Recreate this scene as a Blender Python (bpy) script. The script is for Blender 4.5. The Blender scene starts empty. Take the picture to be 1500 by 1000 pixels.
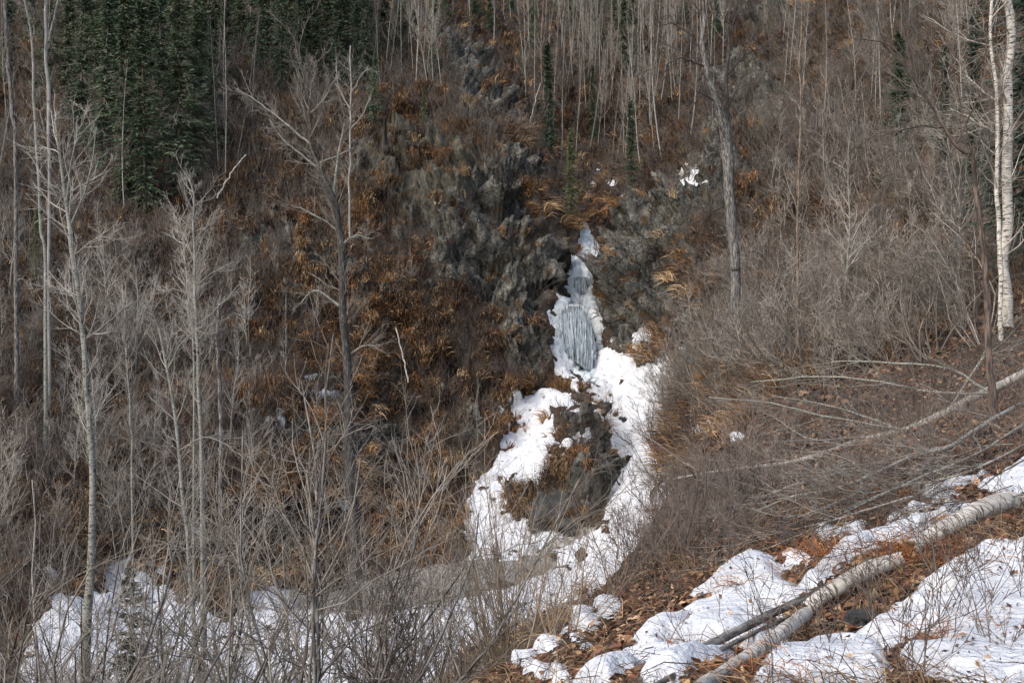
import bpy, math, random
import numpy as np
from mathutils import Vector

SEED = 11
rng = np.random.default_rng(SEED)
random.seed(SEED)
scene = bpy.context.scene
COL = scene.collection
F, CX, CY, CAMZ = 1472.0, 750.0, 500.0, 1.6      # photo pixels (1500 wide)

def lin(r, g, b):
    f = lambda c: (c/255/12.92) if c/255 <= .04045 else ((c/255+.055)/1.055)**2.4
    return (f(r), f(g), f(b), 1)

def P3(px, py, d):
    return np.array([(px-CX)/F*d, d, CAMZ+(CY-py)/F*d])

# ---------------------------------------------------------------- noise
_perm = np.random.default_rng(3).permutation(256).astype(np.int32)
_perm = np.concatenate([_perm, _perm, _perm])
_g = np.random.default_rng(4).normal(size=(256, 3)).astype(np.float32)
_g /= np.linalg.norm(_g, axis=1, keepdims=True)

def perlin(p, off=0.0):
    p = np.asarray(p, np.float32) + np.float32(off)
    i = np.floor(p).astype(np.int32); f = p - i
    i &= 255
    u = f*f*f*(f*(f*6-15)+10)
    out = 0
    for dx in (0, 1):
        for dy in (0, 1):
            for dz in (0, 1):
                h = _perm[_perm[_perm[i[..., 0]+dx] + i[..., 1]+dy] + i[..., 2]+dz]
                g = _g[h]
                n = g[..., 0]*(f[..., 0]-dx) + g[..., 1]*(f[..., 1]-dy) + g[..., 2]*(f[..., 2]-dz)
                w = (u[..., 0] if dx else 1-u[..., 0])*(u[..., 1] if dy else 1-u[..., 1])*(u[..., 2] if dz else 1-u[..., 2])
                out = out + w*n
    return out*1.5

def cells(p, off=0.0):
    """random value of the nearest voronoi cell and its F1 distance"""
    p = np.asarray(p, np.float32)+np.float32(off)
    i = np.floor(p).astype(np.int32); f = p-i
    best = np.full(p.shape[:-1], 9., np.float32); val = np.zeros(p.shape[:-1], np.float32); pl = val.copy()
    for dx in (-1, 0, 1):
        for dy in (-1, 0, 1):
            for dz in (-1, 0, 1):
                h = _perm[_perm[_perm[(i[..., 0]+dx) & 255] + ((i[..., 1]+dy) & 255)] + ((i[..., 2]+dz) & 255)]
                q = _g[h]*.5+.5
                d = (q[..., 0]+dx-f[..., 0])**2+(q[..., 1]+dy-f[..., 1])**2+(q[..., 2]+dz-f[..., 2])**2
                m = d < best
                g2 = _g[(h*7+13) & 255]; o = -(g2[..., 0]*(q[..., 0]+dx-f[..., 0])+g2[..., 1]*(q[..., 1]+dy-f[..., 1])+g2[..., 2]*(q[..., 2]+dz-f[..., 2]))
                pl = np.where(m, o, pl)
                best = np.where(m, d, best); val = np.where(m, h/255., val)
    return val, np.sqrt(best), pl

def smooth(a, b, x):
    t = np.clip((x-a)/(b-a), 0, 1); return t*t*(3-2*t)

def nrm(v):
    return v/np.maximum(np.linalg.norm(v, axis=-1, keepdims=True), 1e-9)

# ---------------------------------------------------------------- terrain shape
CTRL = [  # photo x, photo y, distance
 # near bank
 (1000,1000,5.5),(860,1000,6.0),(1500,1000,5.0),(1250,1000,5.2),(1500,800,7.0),(1500,690,9.0),(1250,800,8.3),(1250,900,6.6),
 (1000,900,7.8),(1250,710,11.),(1460,612,13.),(1500,480,23.),(1650,560,16.),(1700,800,7),(1080,800,10.5),(1000,790,13.),(940,835,12.5),(860,900,10.),
 (780,960,9.0),(1100,700,16.),(1330,620,17.),(1200,620,22.),(1050,680,21.),(980,740,18),(1700,300,32),(1700,100,46),(1700,-100,60),
 # right hillside
 (1100,580,30),(1040,620,31),(1300,500,30),(1150,500,38),(1060,540,41),(1400,400,32),(1300,400,39),(1200,400,46),(1100,430,50),(1500,300,38),(1400,250,46),
 (1300,250,55),(1200,250,60),(1200,100,78),(1350,100,64),(1500,100,54),(1500,-100,70),(1300,-80,82),(1120,340,55),(1030,430,54),(1010,560,44),(975,600,47),(1000,500,51),
 (1050,300,60),(1060,215,66),(1000,265,65),(950,310,64.5),(1100,100,88),(1100,0,104),(1100,-150,135),
 (905,400,62.5),(895,480,60),(930,500,58.5),(920,380,63),(970,400,59),
 # falls, chute
 (858,338,69),(868,372,66.5),(850,402,64.8),(850,440,63.4),(843,452,62.2),(862,538,60.4),(840,515,60.6),(920,560,57),(908,610,55.5),(905,660,53.5),(915,700,52),(920,760,49.5),
 (830,440,63),(880,440,62.5),
 # rib between the snow patch and the chute
 (848,560,56.0),(864,600,53),(868,650,50.3),(852,700,48.4),(830,752,47.3),
 (790,600,55.5),(780,650,53),(735,700,50.5),(715,750,48.5),(770,790,46.5),
 # stream
 (830,800,45.5),(750,830,43),(650,865,40.5),(560,895,38),(450,940,35),(350,985,32),(880,830,43),(800,870,40),(700,900,37),(600,940,34),(500,985,31),
 (880,860,38),(840,890,34),
 # left bank foot
 (680,790,47),(600,830,45),(500,850,44),(420,860,42.5),(350,868,40.5),(250,850,39.5),(150,830,38.5),(60,880,35),(-50,900,34),(200,920,35.5),(100,990,30),(-200,850,36),
 # bluff
 (680,650,52.5),(600,650,53),(700,560,56),(770,520,57.5),(800,450,59.5),(820,400,61),(780,380,61),(600,500,57),(700,430,59),(700,330,62),(760,280,64),(810,320,64.5),
 (600,350,62),(640,260,66),(720,200,69),(690,120,76),(670,60,83),(600,200,70),(550,230,67.5),(600,110,79),(600,0,96),(450,600,50.5),(450,450,56.5),(450,300,64),(450,180,72),(450,60,86),
 (450,720,46.5),(350,700,45),(300,580,50),(300,430,57),(330,330,62.5),(300,250,67),(300,100,81),(300,-50,98),(150,700,42.5),(100,580,47),(100,430,54),(120,300,62),(100,150,75),(100,0,90),
 (-100,700,40),(-100,400,55),(-100,150,75),(-200,0,95),(600,-120,125),(100,-150,118),
 (780,262,88),(745,186,95),(712,106,103),(826,313,84),(1000,236,90),(1042,196,96),(952,286,79),(1085,188,90),(915,318,74),
 # gully behind the ridge and the far slope
 (868,310,81),(872,272,90),(890,240,98),(840,250,95),(800,200,101),(760,120,100),(820,100,106),(900,150,104),(900,60,120),(980,200,88),(1000,120,98),(1000,20,116),(760,20,118),(880,-60,146),(950,240,82),
 (700,-40,128),(1100,-300,190),(700,-300,210),(300,-300,170),(1600,-300,110),(-200,-300,160),
]
HID = [  # hidden ground: world X, Y, Z
 (0,1.2,0),(.5,3,-.1),(-1.5,2,-.9),(2,2,.25),(-4,4,-2.4),(-2,8,-2.5),(-4,14,-5.8),(-10,12,-6.5),(-5,22,-8.6),(-13,20,-8.3),(-2,18,-6.6),(1,20,-5.5),(-2,28,-8.8),(2.5,28,-5.8),(0,14,-4.0),(-20,22,-8),(-8,6,-4),(-3,32,-8.9),
 (5,26,-1.6),
]
_pts = [((x-CX)/F, math.log(d), (CY-y)/F) for x, y, d in CTRL]+[(X/Y, math.log(Y), (Z-CAMZ)/Y) for X, Y, Z in HID]
_pts = np.array(_pts)
def _phi(r2):
    return .5*r2*np.log(r2+1e-12)
_n = len(_pts)
_A = np.zeros((_n+3, _n+3)); _d2 = ((_pts[:, None, :2]-_pts[None, :, :2])**2).sum(-1)
_A[:_n, :_n] = _phi(_d2)+np.eye(_n)*2e-5
_A[:_n, _n] = 1; _A[:_n, _n+1:] = _pts[:, :2]; _A[_n, :_n] = 1; _A[_n+1:, :_n] = _pts[:, :2].T
_w = np.linalg.solve(_A, np.concatenate([_pts[:, 2], np.zeros(3)]))
def s_field(t, v):
    out = _w[_n]+_w[_n+1]*t+_w[_n+2]*v
    for k in range(_n):
        out = out+_w[k]*_phi((t-_pts[k, 0])**2+(v-_pts[k, 1])**2)
    return out

DD = np.concatenate([np.geomspace(1.2, 4, 26)[:-1], np.geomspace(4, 20, 330)[:-1], np.geomspace(20, 38, 120)[:-1],
                     np.linspace(38, 72, 520)[:-1], np.geomspace(72, 130, 250)[:-1], np.geomspace(130, 260, 30)])
TT = np.concatenate([np.linspace(-1700, -160, 50)[:-1], np.arange(-160, 1662, 2.3), np.linspace(1664, 3200, 50)])
TT = (TT-CX)/F
NR, NC = len(DD), len(TT)
_t, _v = np.meshgrid(TT, np.log(DD))
S0 = s_field(_t.astype(np.float64), _v)
DG = np.exp(_v)
V0 = np.stack([_t*DG, DG, CAMZ+S0*DG], -1)
def grid_normals(V):
    a = np.gradient(V, axis=1); b = np.gradient(V, axis=0)
    return nrm(np.cross(a, b))
N0 = grid_normals(V0)
PX = _t*F+CX
PY = CY-S0*F

def poly_sdf(poly, px, py):
    """signed distance in photo pixels, positive inside"""
    poly = np.array(poly, float); d = np.full(px.shape, 1e9); ins = np.zeros(px.shape, bool)
    for k in range(len(poly)):
        a, b = poly[k], poly[(k+1) % len(poly)]
        e = b-a; wx, wy = px-a[0], py-a[1]
        h = np.clip((wx*e[0]+wy*e[1])/max(e@e, 1e-9), 0, 1)
        d = np.minimum(d, (wx-h*e[0])**2+(wy-h*e[1])**2)
        c = ((a[1] <= py) & (b[1] > py)) | ((b[1] <= py) & (a[1] > py))
        if abs(e[1]) > 1e-9:
            ins ^= c & (px < a[0]+(py-a[1])/e[1]*e[0])
    return np.where(ins, 1, -1)*np.sqrt(d)

def mask_polys(polys, lo, hi, far=-40.):
    """largest signed distance over a list of outlines laid on the ground between two distances"""
    out = np.full(PX.shape, far, np.float64)
    for poly in polys:
        q = np.array(poly)
        m = (PX > q[:, 0].min()-30) & (PX < q[:, 0].max()+30) & (PY > q[:, 1].min()-30) & (PY < q[:, 1].max()+30) & (DG > lo) & (DG < hi)
        out[m] = np.maximum(out[m], poly_sdf(poly, PX[m], PY[m]))
    return out
def disc(x, y, rx, ry, n=9):
    return [(x+rx*math.cos(a*2*math.pi/n)*random.uniform(.6, 1.2), y+ry*math.sin(a*2*math.pi/n)*random.uniform(.6, 1.2)) for a in range(n)]

ROCK = [
 [(640,340),(655,270),(700,240),(760,270),(810,330),(830,400),(805,480),(740,460),(690,420),(650,390)],
 [(885,345),(940,300),(1050,212),(1092,250),(1062,310),(1010,345),(1000,470),(940,505),(895,510),(880,440)],
 [(790,380),(842,345),(842,430),(812,470),(800,485)],
 [(740,440),(800,450),(815,520),(790,560),(745,530)],
 [(345,335),(420,320),(440,350),(360,370)],
 [(872,620),(886,640),(892,690),(872,775),(800,775),(815,745),(858,700)],
 [(1060,100),(1130,90),(1140,160),(1090,200)],
 [(1060,0),(1200,-10),(1190,30),(1090,50)],
 [(650,60),(690,70),(735,150),(725,200),(690,170)],
 [(500,640),(560,600),(600,640),(570,700)],
 [(380,760),(440,740),(445,820),(390,830)],
 [(800,430),(885,430),(885,545),(805,520)],
]
PALE = [[(515,215),(560,185),(640,190),(700,235),(660,330),(580,300),(530,262)]]
rock = mask_polys(ROCK, 28, 110); pale = mask_polys(PALE, 28, 110)

SNOW_FAR = [
 [(866,535),(876,515),(890,503),(906,516),(932,520),(935,540),(985,520),(1000,560),(985,600),(988,650),(990,690),(970,730),(955,770),(930,805),(900,832),(880,860),(830,872),(795,880),(800,850),(850,800),(880,770),(893,720),(886,650),(880,600),(868,562)],
 [(770,582),(800,570),(835,576),(852,590),(862,598),(836,602),(815,605),(814,640),(806,680),(790,708),(765,700),(745,720),(745,750),(760,762),(790,770),(822,765),(852,758),(852,772),(822,790),(800,812),(770,824),(700,826),(682,795),(686,740),(695,700),(722,685),(735,640),(756,625),(740,605)],
 [(800,508),(818,496),(868,546),(840,546),(852,560),(846,572),(830,560),(815,542)],
 [(880,800),(905,830),(860,862),(800,885),(700,885),(640,893),(600,903),(520,905),(480,893),(450,880),(430,864),(362,864),(355,890),(330,912),(300,890),(258,872),(240,830),(200,812),(152,830),(145,868),(100,872),(60,905),(30,960),(20,1040),(640,1040),(690,965),(745,935),(800,905),(850,880)],
 disc(430,725,13,8),disc(443,746,10,5),disc(172,735,18,8),disc(262,758,14,10),disc(285,785,26,16),disc(150,752,14,12),disc(500,725,16,9),disc(412,700,8,5),disc(250,700,8,10),
 [(690,812),(800,806),(850,775),(900,785),(908,835),(860,872),(800,892),(740,915),(640,930),(500,935),(470,900),(560,870),(640,850)],disc(830,655,11,15),disc(846,607,14,7),disc(858,640,6,10),disc(455,552,14,3),disc(472,575,20,4),disc(405,617,5,4),disc(1050,622,12,5),disc(1036,640,8,5),disc(1085,645,12,7),
 disc(875,247,7,3),disc(870,272,6,4),disc(902,273,12,3),disc(917,285,8,3),disc(986,268,10,4),disc(1012,250,10,4),disc(1040,230,10,4),disc(968,288,7,4),disc(948,302,7,3),disc(945,500,7,7),disc(600,575,8,3),
 disc(90,880,18,10),disc(60,915,20,14),disc(75,840,10,5),
]
ICE = [[(846,336),(858,336),(862,354),(880,367),(883,382),(872,392),(868,408),(866,436),(874,446),(880,470),(884,500),(877,522),(871,500),(866,470),(858,448),(840,446),(824,458),(817,500),(815,442),(836,438),(838,408),(835,380),(845,366)],
       [(808,492),(820,498),(846,521),(870,538),(880,556),(862,560),(838,540),(812,520)],
       [(812,440),(818,432),(838,438),(866,430),(874,446),(866,456),(850,448),(832,450),(816,466)]]
SNOW_NEAR = [
 [(1442,712),(1500,684),(1560,670),(1560,700),(1500,718)],
 [(840,1010),(880,985),(935,960),(962,910),(1000,890),(1022,868),(1070,825),(1104,812),(1132,825),(1150,855),(1168,862),(1215,835),(1240,810),(1262,790),(1292,775),(1340,740),(1370,742),(1400,735),(1432,740),(1400,762),(1360,782),(1340,790),(1292,802),(1270,822),(1222,852),(1180,872),(1152,887),(1120,897),(1060,932),(1000,957),(940,987),(900,1020)],
 [(1352,862),(1370,840),(1392,815),(1500,800),(1620,790),(1620,1040),(1400,1030),(1318,975),(1330,960),(1382,955),(1372,930),(1300,945),(1258,920),(1282,900),(1325,872)],
 [(1198,945),(1240,938),(1290,945),(1302,1020),(1100,1030),(1130,985)],
 [(950,1000),(1100,925),(1150,905),(1120,940),(1040,985),(1000,1030),(930,1030)],
 disc(1375,712,22,9),disc(1405,692,20,7),disc(1432,686,14,5),disc(1228,785,24,8),disc(1255,772,16,7),
 disc(813,908,18,8),disc(857,907,16,8),disc(807,947,16,9),disc(767,967,18,8),disc(793,988,14,6),disc(823,988,16,6),disc(850,935,12,6),disc(890,885,12,5),
 disc(1165,820,22,9),disc(1215,800,14,6),
]
snow_f = mask_polys(SNOW_FAR, 24, 110); snow_n = mask_polys(SNOW_NEAR, 3, 20); ice = mask_polys(ICE, 50, 80)
WATER = [[(600,838),(700,822),(770,818),(806,800),(850,766),(870,772),(852,792),(812,808),(816,832),(770,856),(700,880),(640,893),(560,900),(480,900),(430,895),(440,882),(500,866)]]
water = mask_polys(WATER, 30, 60)

nb = V0.astype(np.float32)
far_w = smooth(14, 38, DG)                                     # noise grows away from the near bank
n1, n2, n3, n4 = perlin(nb/7.), perlin(nb/2.6, 5.3), perlin(nb/1.0, 9.1), perlin(nb/.38, 2.2)
flat = np.clip(1-smooth(-6, 6, np.maximum(np.maximum(snow_f, water), ice)), .25, 1)*(1-.75*smooth(-10, 0, water))
rock_m = smooth(-14, 10, rock+22*n2+10*n3)
pale_m = smooth(-8, 8, pale+22*n2+10*n3)
outc = smooth(.28, .5, n1+.5*n2)*far_w*smooth(.5, .75, 1-N0[..., 2])   # odd outcrops on the steep ground
BLUFF = [[(840,580),(885,600),(892,690),(868,775),(785,770),(745,745),(760,705),(800,690),(818,640)],[(330,320),(450,260),(540,170),(640,110),(720,130),(800,270),(835,420),(818,520),(790,590),(690,700),(570,770),(420,830),(350,780),(370,560)],[(880,340),(1050,205),(1115,260),(1065,380),(1015,520),(905,520)]]
bluff = smooth(-25, 15, mask_polys(BLUFF, 36, 90))*flat
nT = perlin(nb/4., 40.4)+.5*perlin(nb/1.5, 17.)
fr_ = (V0[..., 2]+1.6*n1+.9*n2+.35*V0[..., 0])/2.7 % 1.0
step = np.where(fr_ < .82, fr_/.82, (1-fr_)/.18)-.5
amp_t = bluff*smooth(-.45, .35, nT)*1.25
ledge = bluff*smooth(.08, .3, fr_)*smooth(.95, .72, fr_)*smooth(.02, .3, nT)
snowf0 = np.maximum(np.maximum(snow_f, ice), water)
rock_all = np.clip(np.maximum(np.maximum(np.maximum(rock_m, pale_m), outc), ledge), 0, 1)*(1-smooth(-8, 6, snowf0))*(1-.85*smooth(-22, -6, ice))
low = step*amp_t+far_w*(1.0*n1+.42*n2)*flat + (1-far_w)*(.10*perlin(nb/2., 7.7)+.05*n3)
high = far_w*(.17*n3+.09*n4)*flat + (1-far_w)*(.045*n3+.03*n4+.02*perlin(nb/.13, 1.4))
ridx = rock_all > .02
rp = nb[ridx]*np.array([1, 1, .8], np.float32)
c1, f1, q1 = cells(rp/2.1); c2, f2, q2 = cells(rp/.85, 4.4); c3, f3, q3 = cells(rp/.4, 1.9)
blk = np.zeros(PX.shape); blk[ridx] = (c1-.5)*1.6+q1*1.8+(c2-.5)*.6+q2*.75+(c3-.5)*.22+q3*.4
tw = smooth(.0, .5, perlin(nb/.9, 3.3)+.3)
tuss = far_w*flat*(1-rock_all)*.42*np.abs(perlin(nb*np.array([1, 1, .7], np.float32)/1.1, 6.6))*2
high = high+blk*rock_all*far_w+tuss
V = V0+N0*(low+high)[..., None]
VS = V0+N0*(low)[..., None]
N1 = grid_normals(V)
S1 = (V[..., 2]-CAMZ)/V[..., 1]

# snow thickness field; far polygons in pixels -> metres
snn = perlin(nb/.9, 8.8); sn2 = perlin(nb/.33, 4.1)
wf = snow_f+3+(7*snn+6*sn2)-26*smooth(.42, .62, perlin(nb/.55, 51.))*(snow_f < 26)-34*smooth(.2, .5, perlin(nb/1.7, 83.))*(PX < 660)*smooth(40, 15, snow_f)
wf = np.where(water > -2, np.minimum(wf, -(water+2)*1.2+13*smooth(.25, .5, perlin(nb/.8, 91.))), wf)
wn = snow_n+8+(10*perlin(nb/.45, 8.8)+8*perlin(nb/.14, 4.1))-55*smooth(.34, .52, perlin(nb/.35, 23.))*smooth(70, 30, snow_n)-60*smooth(.38, .55, perlin(nb/.9, 71.))*smooth(80, 40, snow_n)
wi = ice+1.5+4*snn+3*sn2
SNOWNESS = np.maximum(np.maximum(wf, wn), wi)

# ---------------------------------------------------------------- mesh building
def make_mesh(name, verts, faces, smooth_shade=False, attrs=None):
    """verts (n,3); faces list of int arrays (m,k)"""
    me = bpy.data.meshes.new(name)
    verts = np.ascontiguousarray(verts, np.float32)
    faces = [f for f in faces if len(f)]
    me.vertices.add(len(verts)); me.vertices.foreach_set('co', verts.ravel())
    loops = np.concatenate([f.ravel() for f in faces]).astype(np.int32)
    tot = np.concatenate([np.full(len(f), f.shape[1], np.int32) for f in faces])
    start = np.concatenate([[0], np.cumsum(tot)[:-1]]).astype(np.int32)
    me.loops.add(len(loops)); me.loops.foreach_set('vertex_index', loops)
    me.polygons.add(len(tot)); me.polygons.foreach_set('loop_start', start); me.polygons.foreach_set('loop_total', tot)
    if smooth_shade:
        me.polygons.foreach_set('use_smooth', np.ones(len(tot), bool))
    for k, (typ, arr) in (attrs or {}).items():
        a = me.attributes.new(k, typ, 'POINT')
        a.data.foreach_set('color' if typ == 'FLOAT_COLOR' else 'vector' if typ == 'FLOAT_VECTOR' else 'value', np.ascontiguousarray(arr, np.float32).ravel())
    me.update(calc_edges=True)
    return me

class MB:
    def __init__(self): self.v, self.f, self.a, self.n = [], [], {}, 0
    def add(self, v, faces, **at):
        self.v.append(np.asarray(v, np.float32).reshape(-1, 3))
        for f in faces: self.f.append(np.asarray(f, np.int64)+self.n)
        for k, x in at.items(): self.a.setdefault(k, []).append(np.asarray(x, np.float32))
        self.n += len(self.v[-1]); return self
    def tubes(self, P, R, K=3):
        B, S, _ = P.shape
        T = nrm(np.gradient(P, axis=1)) if S > 2 else nrm(np.repeat(P[:, 1:]-P[:, :1], 2, 1))
        m = nrm(P[:, -1]-P[:, 0]); ref = np.where(np.abs(m[:, 2:3]) > .8, np.array([[1., 0, 0]]), np.array([[0, 0, 1.]]))
        U = nrm(np.cross(T, ref[:, None, :])); W = np.cross(T, U)
        a = np.arange(K)*2*np.pi/K
        off = np.cos(a)[None, None, :, None]*U[:, :, None]+np.sin(a)[None, None, :, None]*W[:, :, None]
        v = P[:, :, None]+off*R[:, :, None, None]
        L = np.concatenate([np.zeros((B, 1)), np.cumsum(np.linalg.norm(np.diff(P, axis=1), axis=-1), 1)], 1)
        bark = np.stack(np.broadcast_arrays(np.cos(a)[None, None]*R[..., None], np.sin(a)[None, None]*R[..., None], L[..., None]), -1)
        bark = bark+np.arange(B)[:, None, None, None]*3.7
        i = (np.arange(B)*S*K)[:, None, None]+(np.arange(S-1)*K)[None, :, None]+np.arange(K)[None, None]
        j = (np.arange(B)*S*K)[:, None, None]+(np.arange(S-1)*K)[None, :, None]+((np.arange(K)+1) % K)[None, None]
        f = np.stack([i, j, j+K, i+K], -1).reshape(-1, 4)
        return self.add(v, [f], bark=bark.reshape(-1, 3))
    def mesh(self, name, smooth_shade=True):
        if not self.v: return None
        at = {}
        for k, l in self.a.items():
            x = np.concatenate(l); at[k] = ('FLOAT_COLOR' if x.shape[1] == 4 else 'FLOAT_VECTOR', x)
        return make_mesh(name, np.concatenate(self.v), self.f, smooth_shade, at)

def obj(name, me, mat, parent=None, loc=None):
    o = bpy.data.objects.new(name, me); COL.objects.link(o)
    if me is not None and mat is not None and not me.materials: me.materials.append(mat)
    if parent is not None: o.parent = parent
    if loc is not None: o.location = loc
    return o
def tag(o, label, cat, group=None):
    o['label'] = label; o['category'] = cat
    if group: o['group'] = group
    return o
def thing(name, label, cat, loc, group=None):
    o = bpy.data.objects.new(name, None); COL.objects.link(o); o.location = Vector([float(x) for x in loc]); o.empty_display_size = .2
    return tag(o, label, cat, group)
def struct(o): o['kind'] = 'structure'; return o
def stuff(o): o['kind'] = 'stuff'; return o
def dup(root, loc, rz, sc=1., label=None, group=None, tilt=(0, 0)):
    r = root.copy(); COL.objects.link(r); r.location = Vector([float(x) for x in loc]); r.rotation_euler = (tilt[0], tilt[1], rz); r.scale = (sc, sc, sc)
    if label: r['label'] = label
    if group: r['group'] = group
    for ch in list(root.children):
        c = ch.copy(); COL.objects.link(c); c.parent = r
    return r

# ---------------------------------------------------------------- growth
def grow(st, di, ln, r0, nseg, wob, up=0., tip=.35):
    B = len(st); P = np.zeros((B, nseg+1, 3)); P[:, 0] = st; d = nrm(di)
    for s in range(nseg):
        d = nrm(d+rng.normal(size=(B, 3))*wob+np.array([0, 0, up]))
        P[:, s+1] = P[:, s]+d*(ln/nseg)[:, None]
    return P, r0[:, None]*np.linspace(1, tip, nseg+1)[None]
def spawn(P, R, n, t0, t1, ang, lf, rf, taper=.6, lmin=.05, rmin=.003):
    B, S, _ = P.shape
    ln = np.linalg.norm(np.diff(P, axis=1), axis=-1).sum(1)
    t = rng.uniform(t0, t1, (B, n)); x = t*(S-1); i = np.minimum(x.astype(int), S-2); fr = (x-i)[..., None]
    b = np.arange(B)[:, None]
    p = P[b, i]*(1-fr)+P[b, i+1]*fr; T = nrm(P[b, i+1]-P[b, i]); r = R[b, i]*(1-fr[..., 0])+R[b, i+1]*fr[..., 0]
    q = nrm(np.cross(T, rng.normal(size=T.shape))); a = rng.uniform(*ang, (B, n))[..., None]
    d = np.cos(a)*T+np.sin(a)*q
    L = np.maximum(ln[:, None]*lf*rng.uniform(.5, 1.25, (B, n))*(1-taper*t), lmin)
    return p.reshape(-1, 3), d.reshape(-1, 3), L.ravel(), np.maximum(r*rf, rmin).ravel()

def spline(pts, n):
    """Catmull-Rom through rows of pts"""
    pts = np.asarray(pts, float)
    q = np.vstack([2*pts[0]-pts[1], pts, 2*pts[-1]-pts[-2]]); k = len(pts)-1
    u = np.linspace(0, k, n); i = np.minimum(u.astype(int), k-1); f = (u-i)[:, None]
    a, b, c, d = q[i], q[i+1], q[i+2], q[i+3]
    return .5*(2*b+(c-a)*f+(2*a-5*b+4*c-d)*f**2+(3*b-a-3*c+d)*f**3)

# ---------------------------------------------------------------- finding the ground
def hit(px, py, dmin=3.):
    j = int(np.argmin(np.abs(TT-(px-CX)/F))); r0 = int(np.searchsorted(DD, dmin))
    m = np.nonzero(S1[r0:, j] >= (CY-py)/F)[0]
    r = r0+(m[0] if len(m) else NR-1-r0)
    return V[r, j].copy(), float(V[r, j, 1])
def ground(x, y, surf=None):
    surf = VS if surf is None else surf
    r = int(np.clip(np.searchsorted(DD, y), 1, NR-1)); j = int(np.argmin(np.abs(TT-x/y)))
    f = np.clip((y-DD[r-1])/(DD[r]-DD[r-1]), 0, 1)
    return float(surf[r-1, j, 2]*(1-f)+surf[r, j, 2]*f)

cm = np.maximum.accumulate(np.where(DG > 4, S1, -9), axis=0)
VIS = (S1 >= cm-.004) & (DG > 4.2)
dpy = np.clip(np.gradient(S1, axis=0)*F, 0, 12)+.03
dpx = np.gradient(PX, axis=1)
AREA = np.where(VIS & (S1*F < 560) & (S1*F > -560) & (PX > -140) & (PX < 1640), dpy*dpx, 0.)
AREA_WIDE = np.where((DG > 2.2) & (DG < 75) & (PX > -500) & (PX < 2700) & ((AREA > 0) | (PX < -140) | (PX > 1640) | (DG < 5.5)), np.clip(dpy, .3, 12)*np.clip(dpx, 0, 6), 0.)
PYV = CY-S1*F
def sample(n, w, wide=False):
    """n ground points with probability w*screen area; returns row/col arrays"""
    p = ((AREA_WIDE if wide else AREA)*w).ravel(); c = np.cumsum(p); k = np.searchsorted(c, rng.uniform(0, c[-1], n)); k = np.minimum(k, p.size-1)
    return np.unravel_index(k, AREA.shape)

# ---------------------------------------------------------------- materials
def nodes(name):
    m = bpy.data.materials.new(name); m.use_nodes = True; nt = m.node_tree
    b = nt.nodes['Principled BSDF']; b.inputs['Specular IOR Level'].default_value = .25; b.inputs['Roughness'].default_value = .85
    return m, nt, b
def N(nt, t, **kw):
    n = nt.nodes.new(t)
    for k, v in kw.items():
        if k in n.inputs.keys(): n.inputs[k].default_value = v
        else: setattr(n, k, v)
    return n
def ramp(nt, fac, stops):
    r = nt.nodes.new('ShaderNodeValToRGB'); e = r.color_ramp.elements
    while len(e) < len(stops): e.new(.5)
    for x, (p, c) in zip(e, stops): x.position = p; x.color = c
    nt.links.new(fac, r.inputs[0]); return r
def mixc(nt, fac, a, b, mode='MIX'):
    m = nt.nodes.new('ShaderNodeMix'); m.data_type = 'RGBA'; m.blend_type = mode
    for s, x in ((m.inputs[0], fac), (m.inputs[6], a), (m.inputs[7], b)):
        if hasattr(x, 'is_linked') or hasattr(x, 'links'): nt.links.new(x, s)
        else: s.default_value = x
    return m.outputs[2]
def noise(nt, co, scale, detail=4, rough=.6, sx=(1, 1, 1)):
    if sx != (1, 1, 1):
        mp = nt.nodes.new('ShaderNodeMapping'); mp.inputs['Scale'].default_value = sx; nt.links.new(co, mp.inputs[0]); co = mp.outputs[0]
    n = N(nt, 'ShaderNodeTexNoise', Scale=scale, Detail=detail, Roughness=rough); nt.links.new(co, n.inputs['Vector']); return n.outputs['Fac']
def bump(nt, b, h, strength, dist):
    n = N(nt, 'ShaderNodeBump', Strength=strength, Distance=dist); nt.links.new(h, n.inputs['Height']); nt.links.new(n.outputs[0], b.inputs['Normal'])

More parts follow.
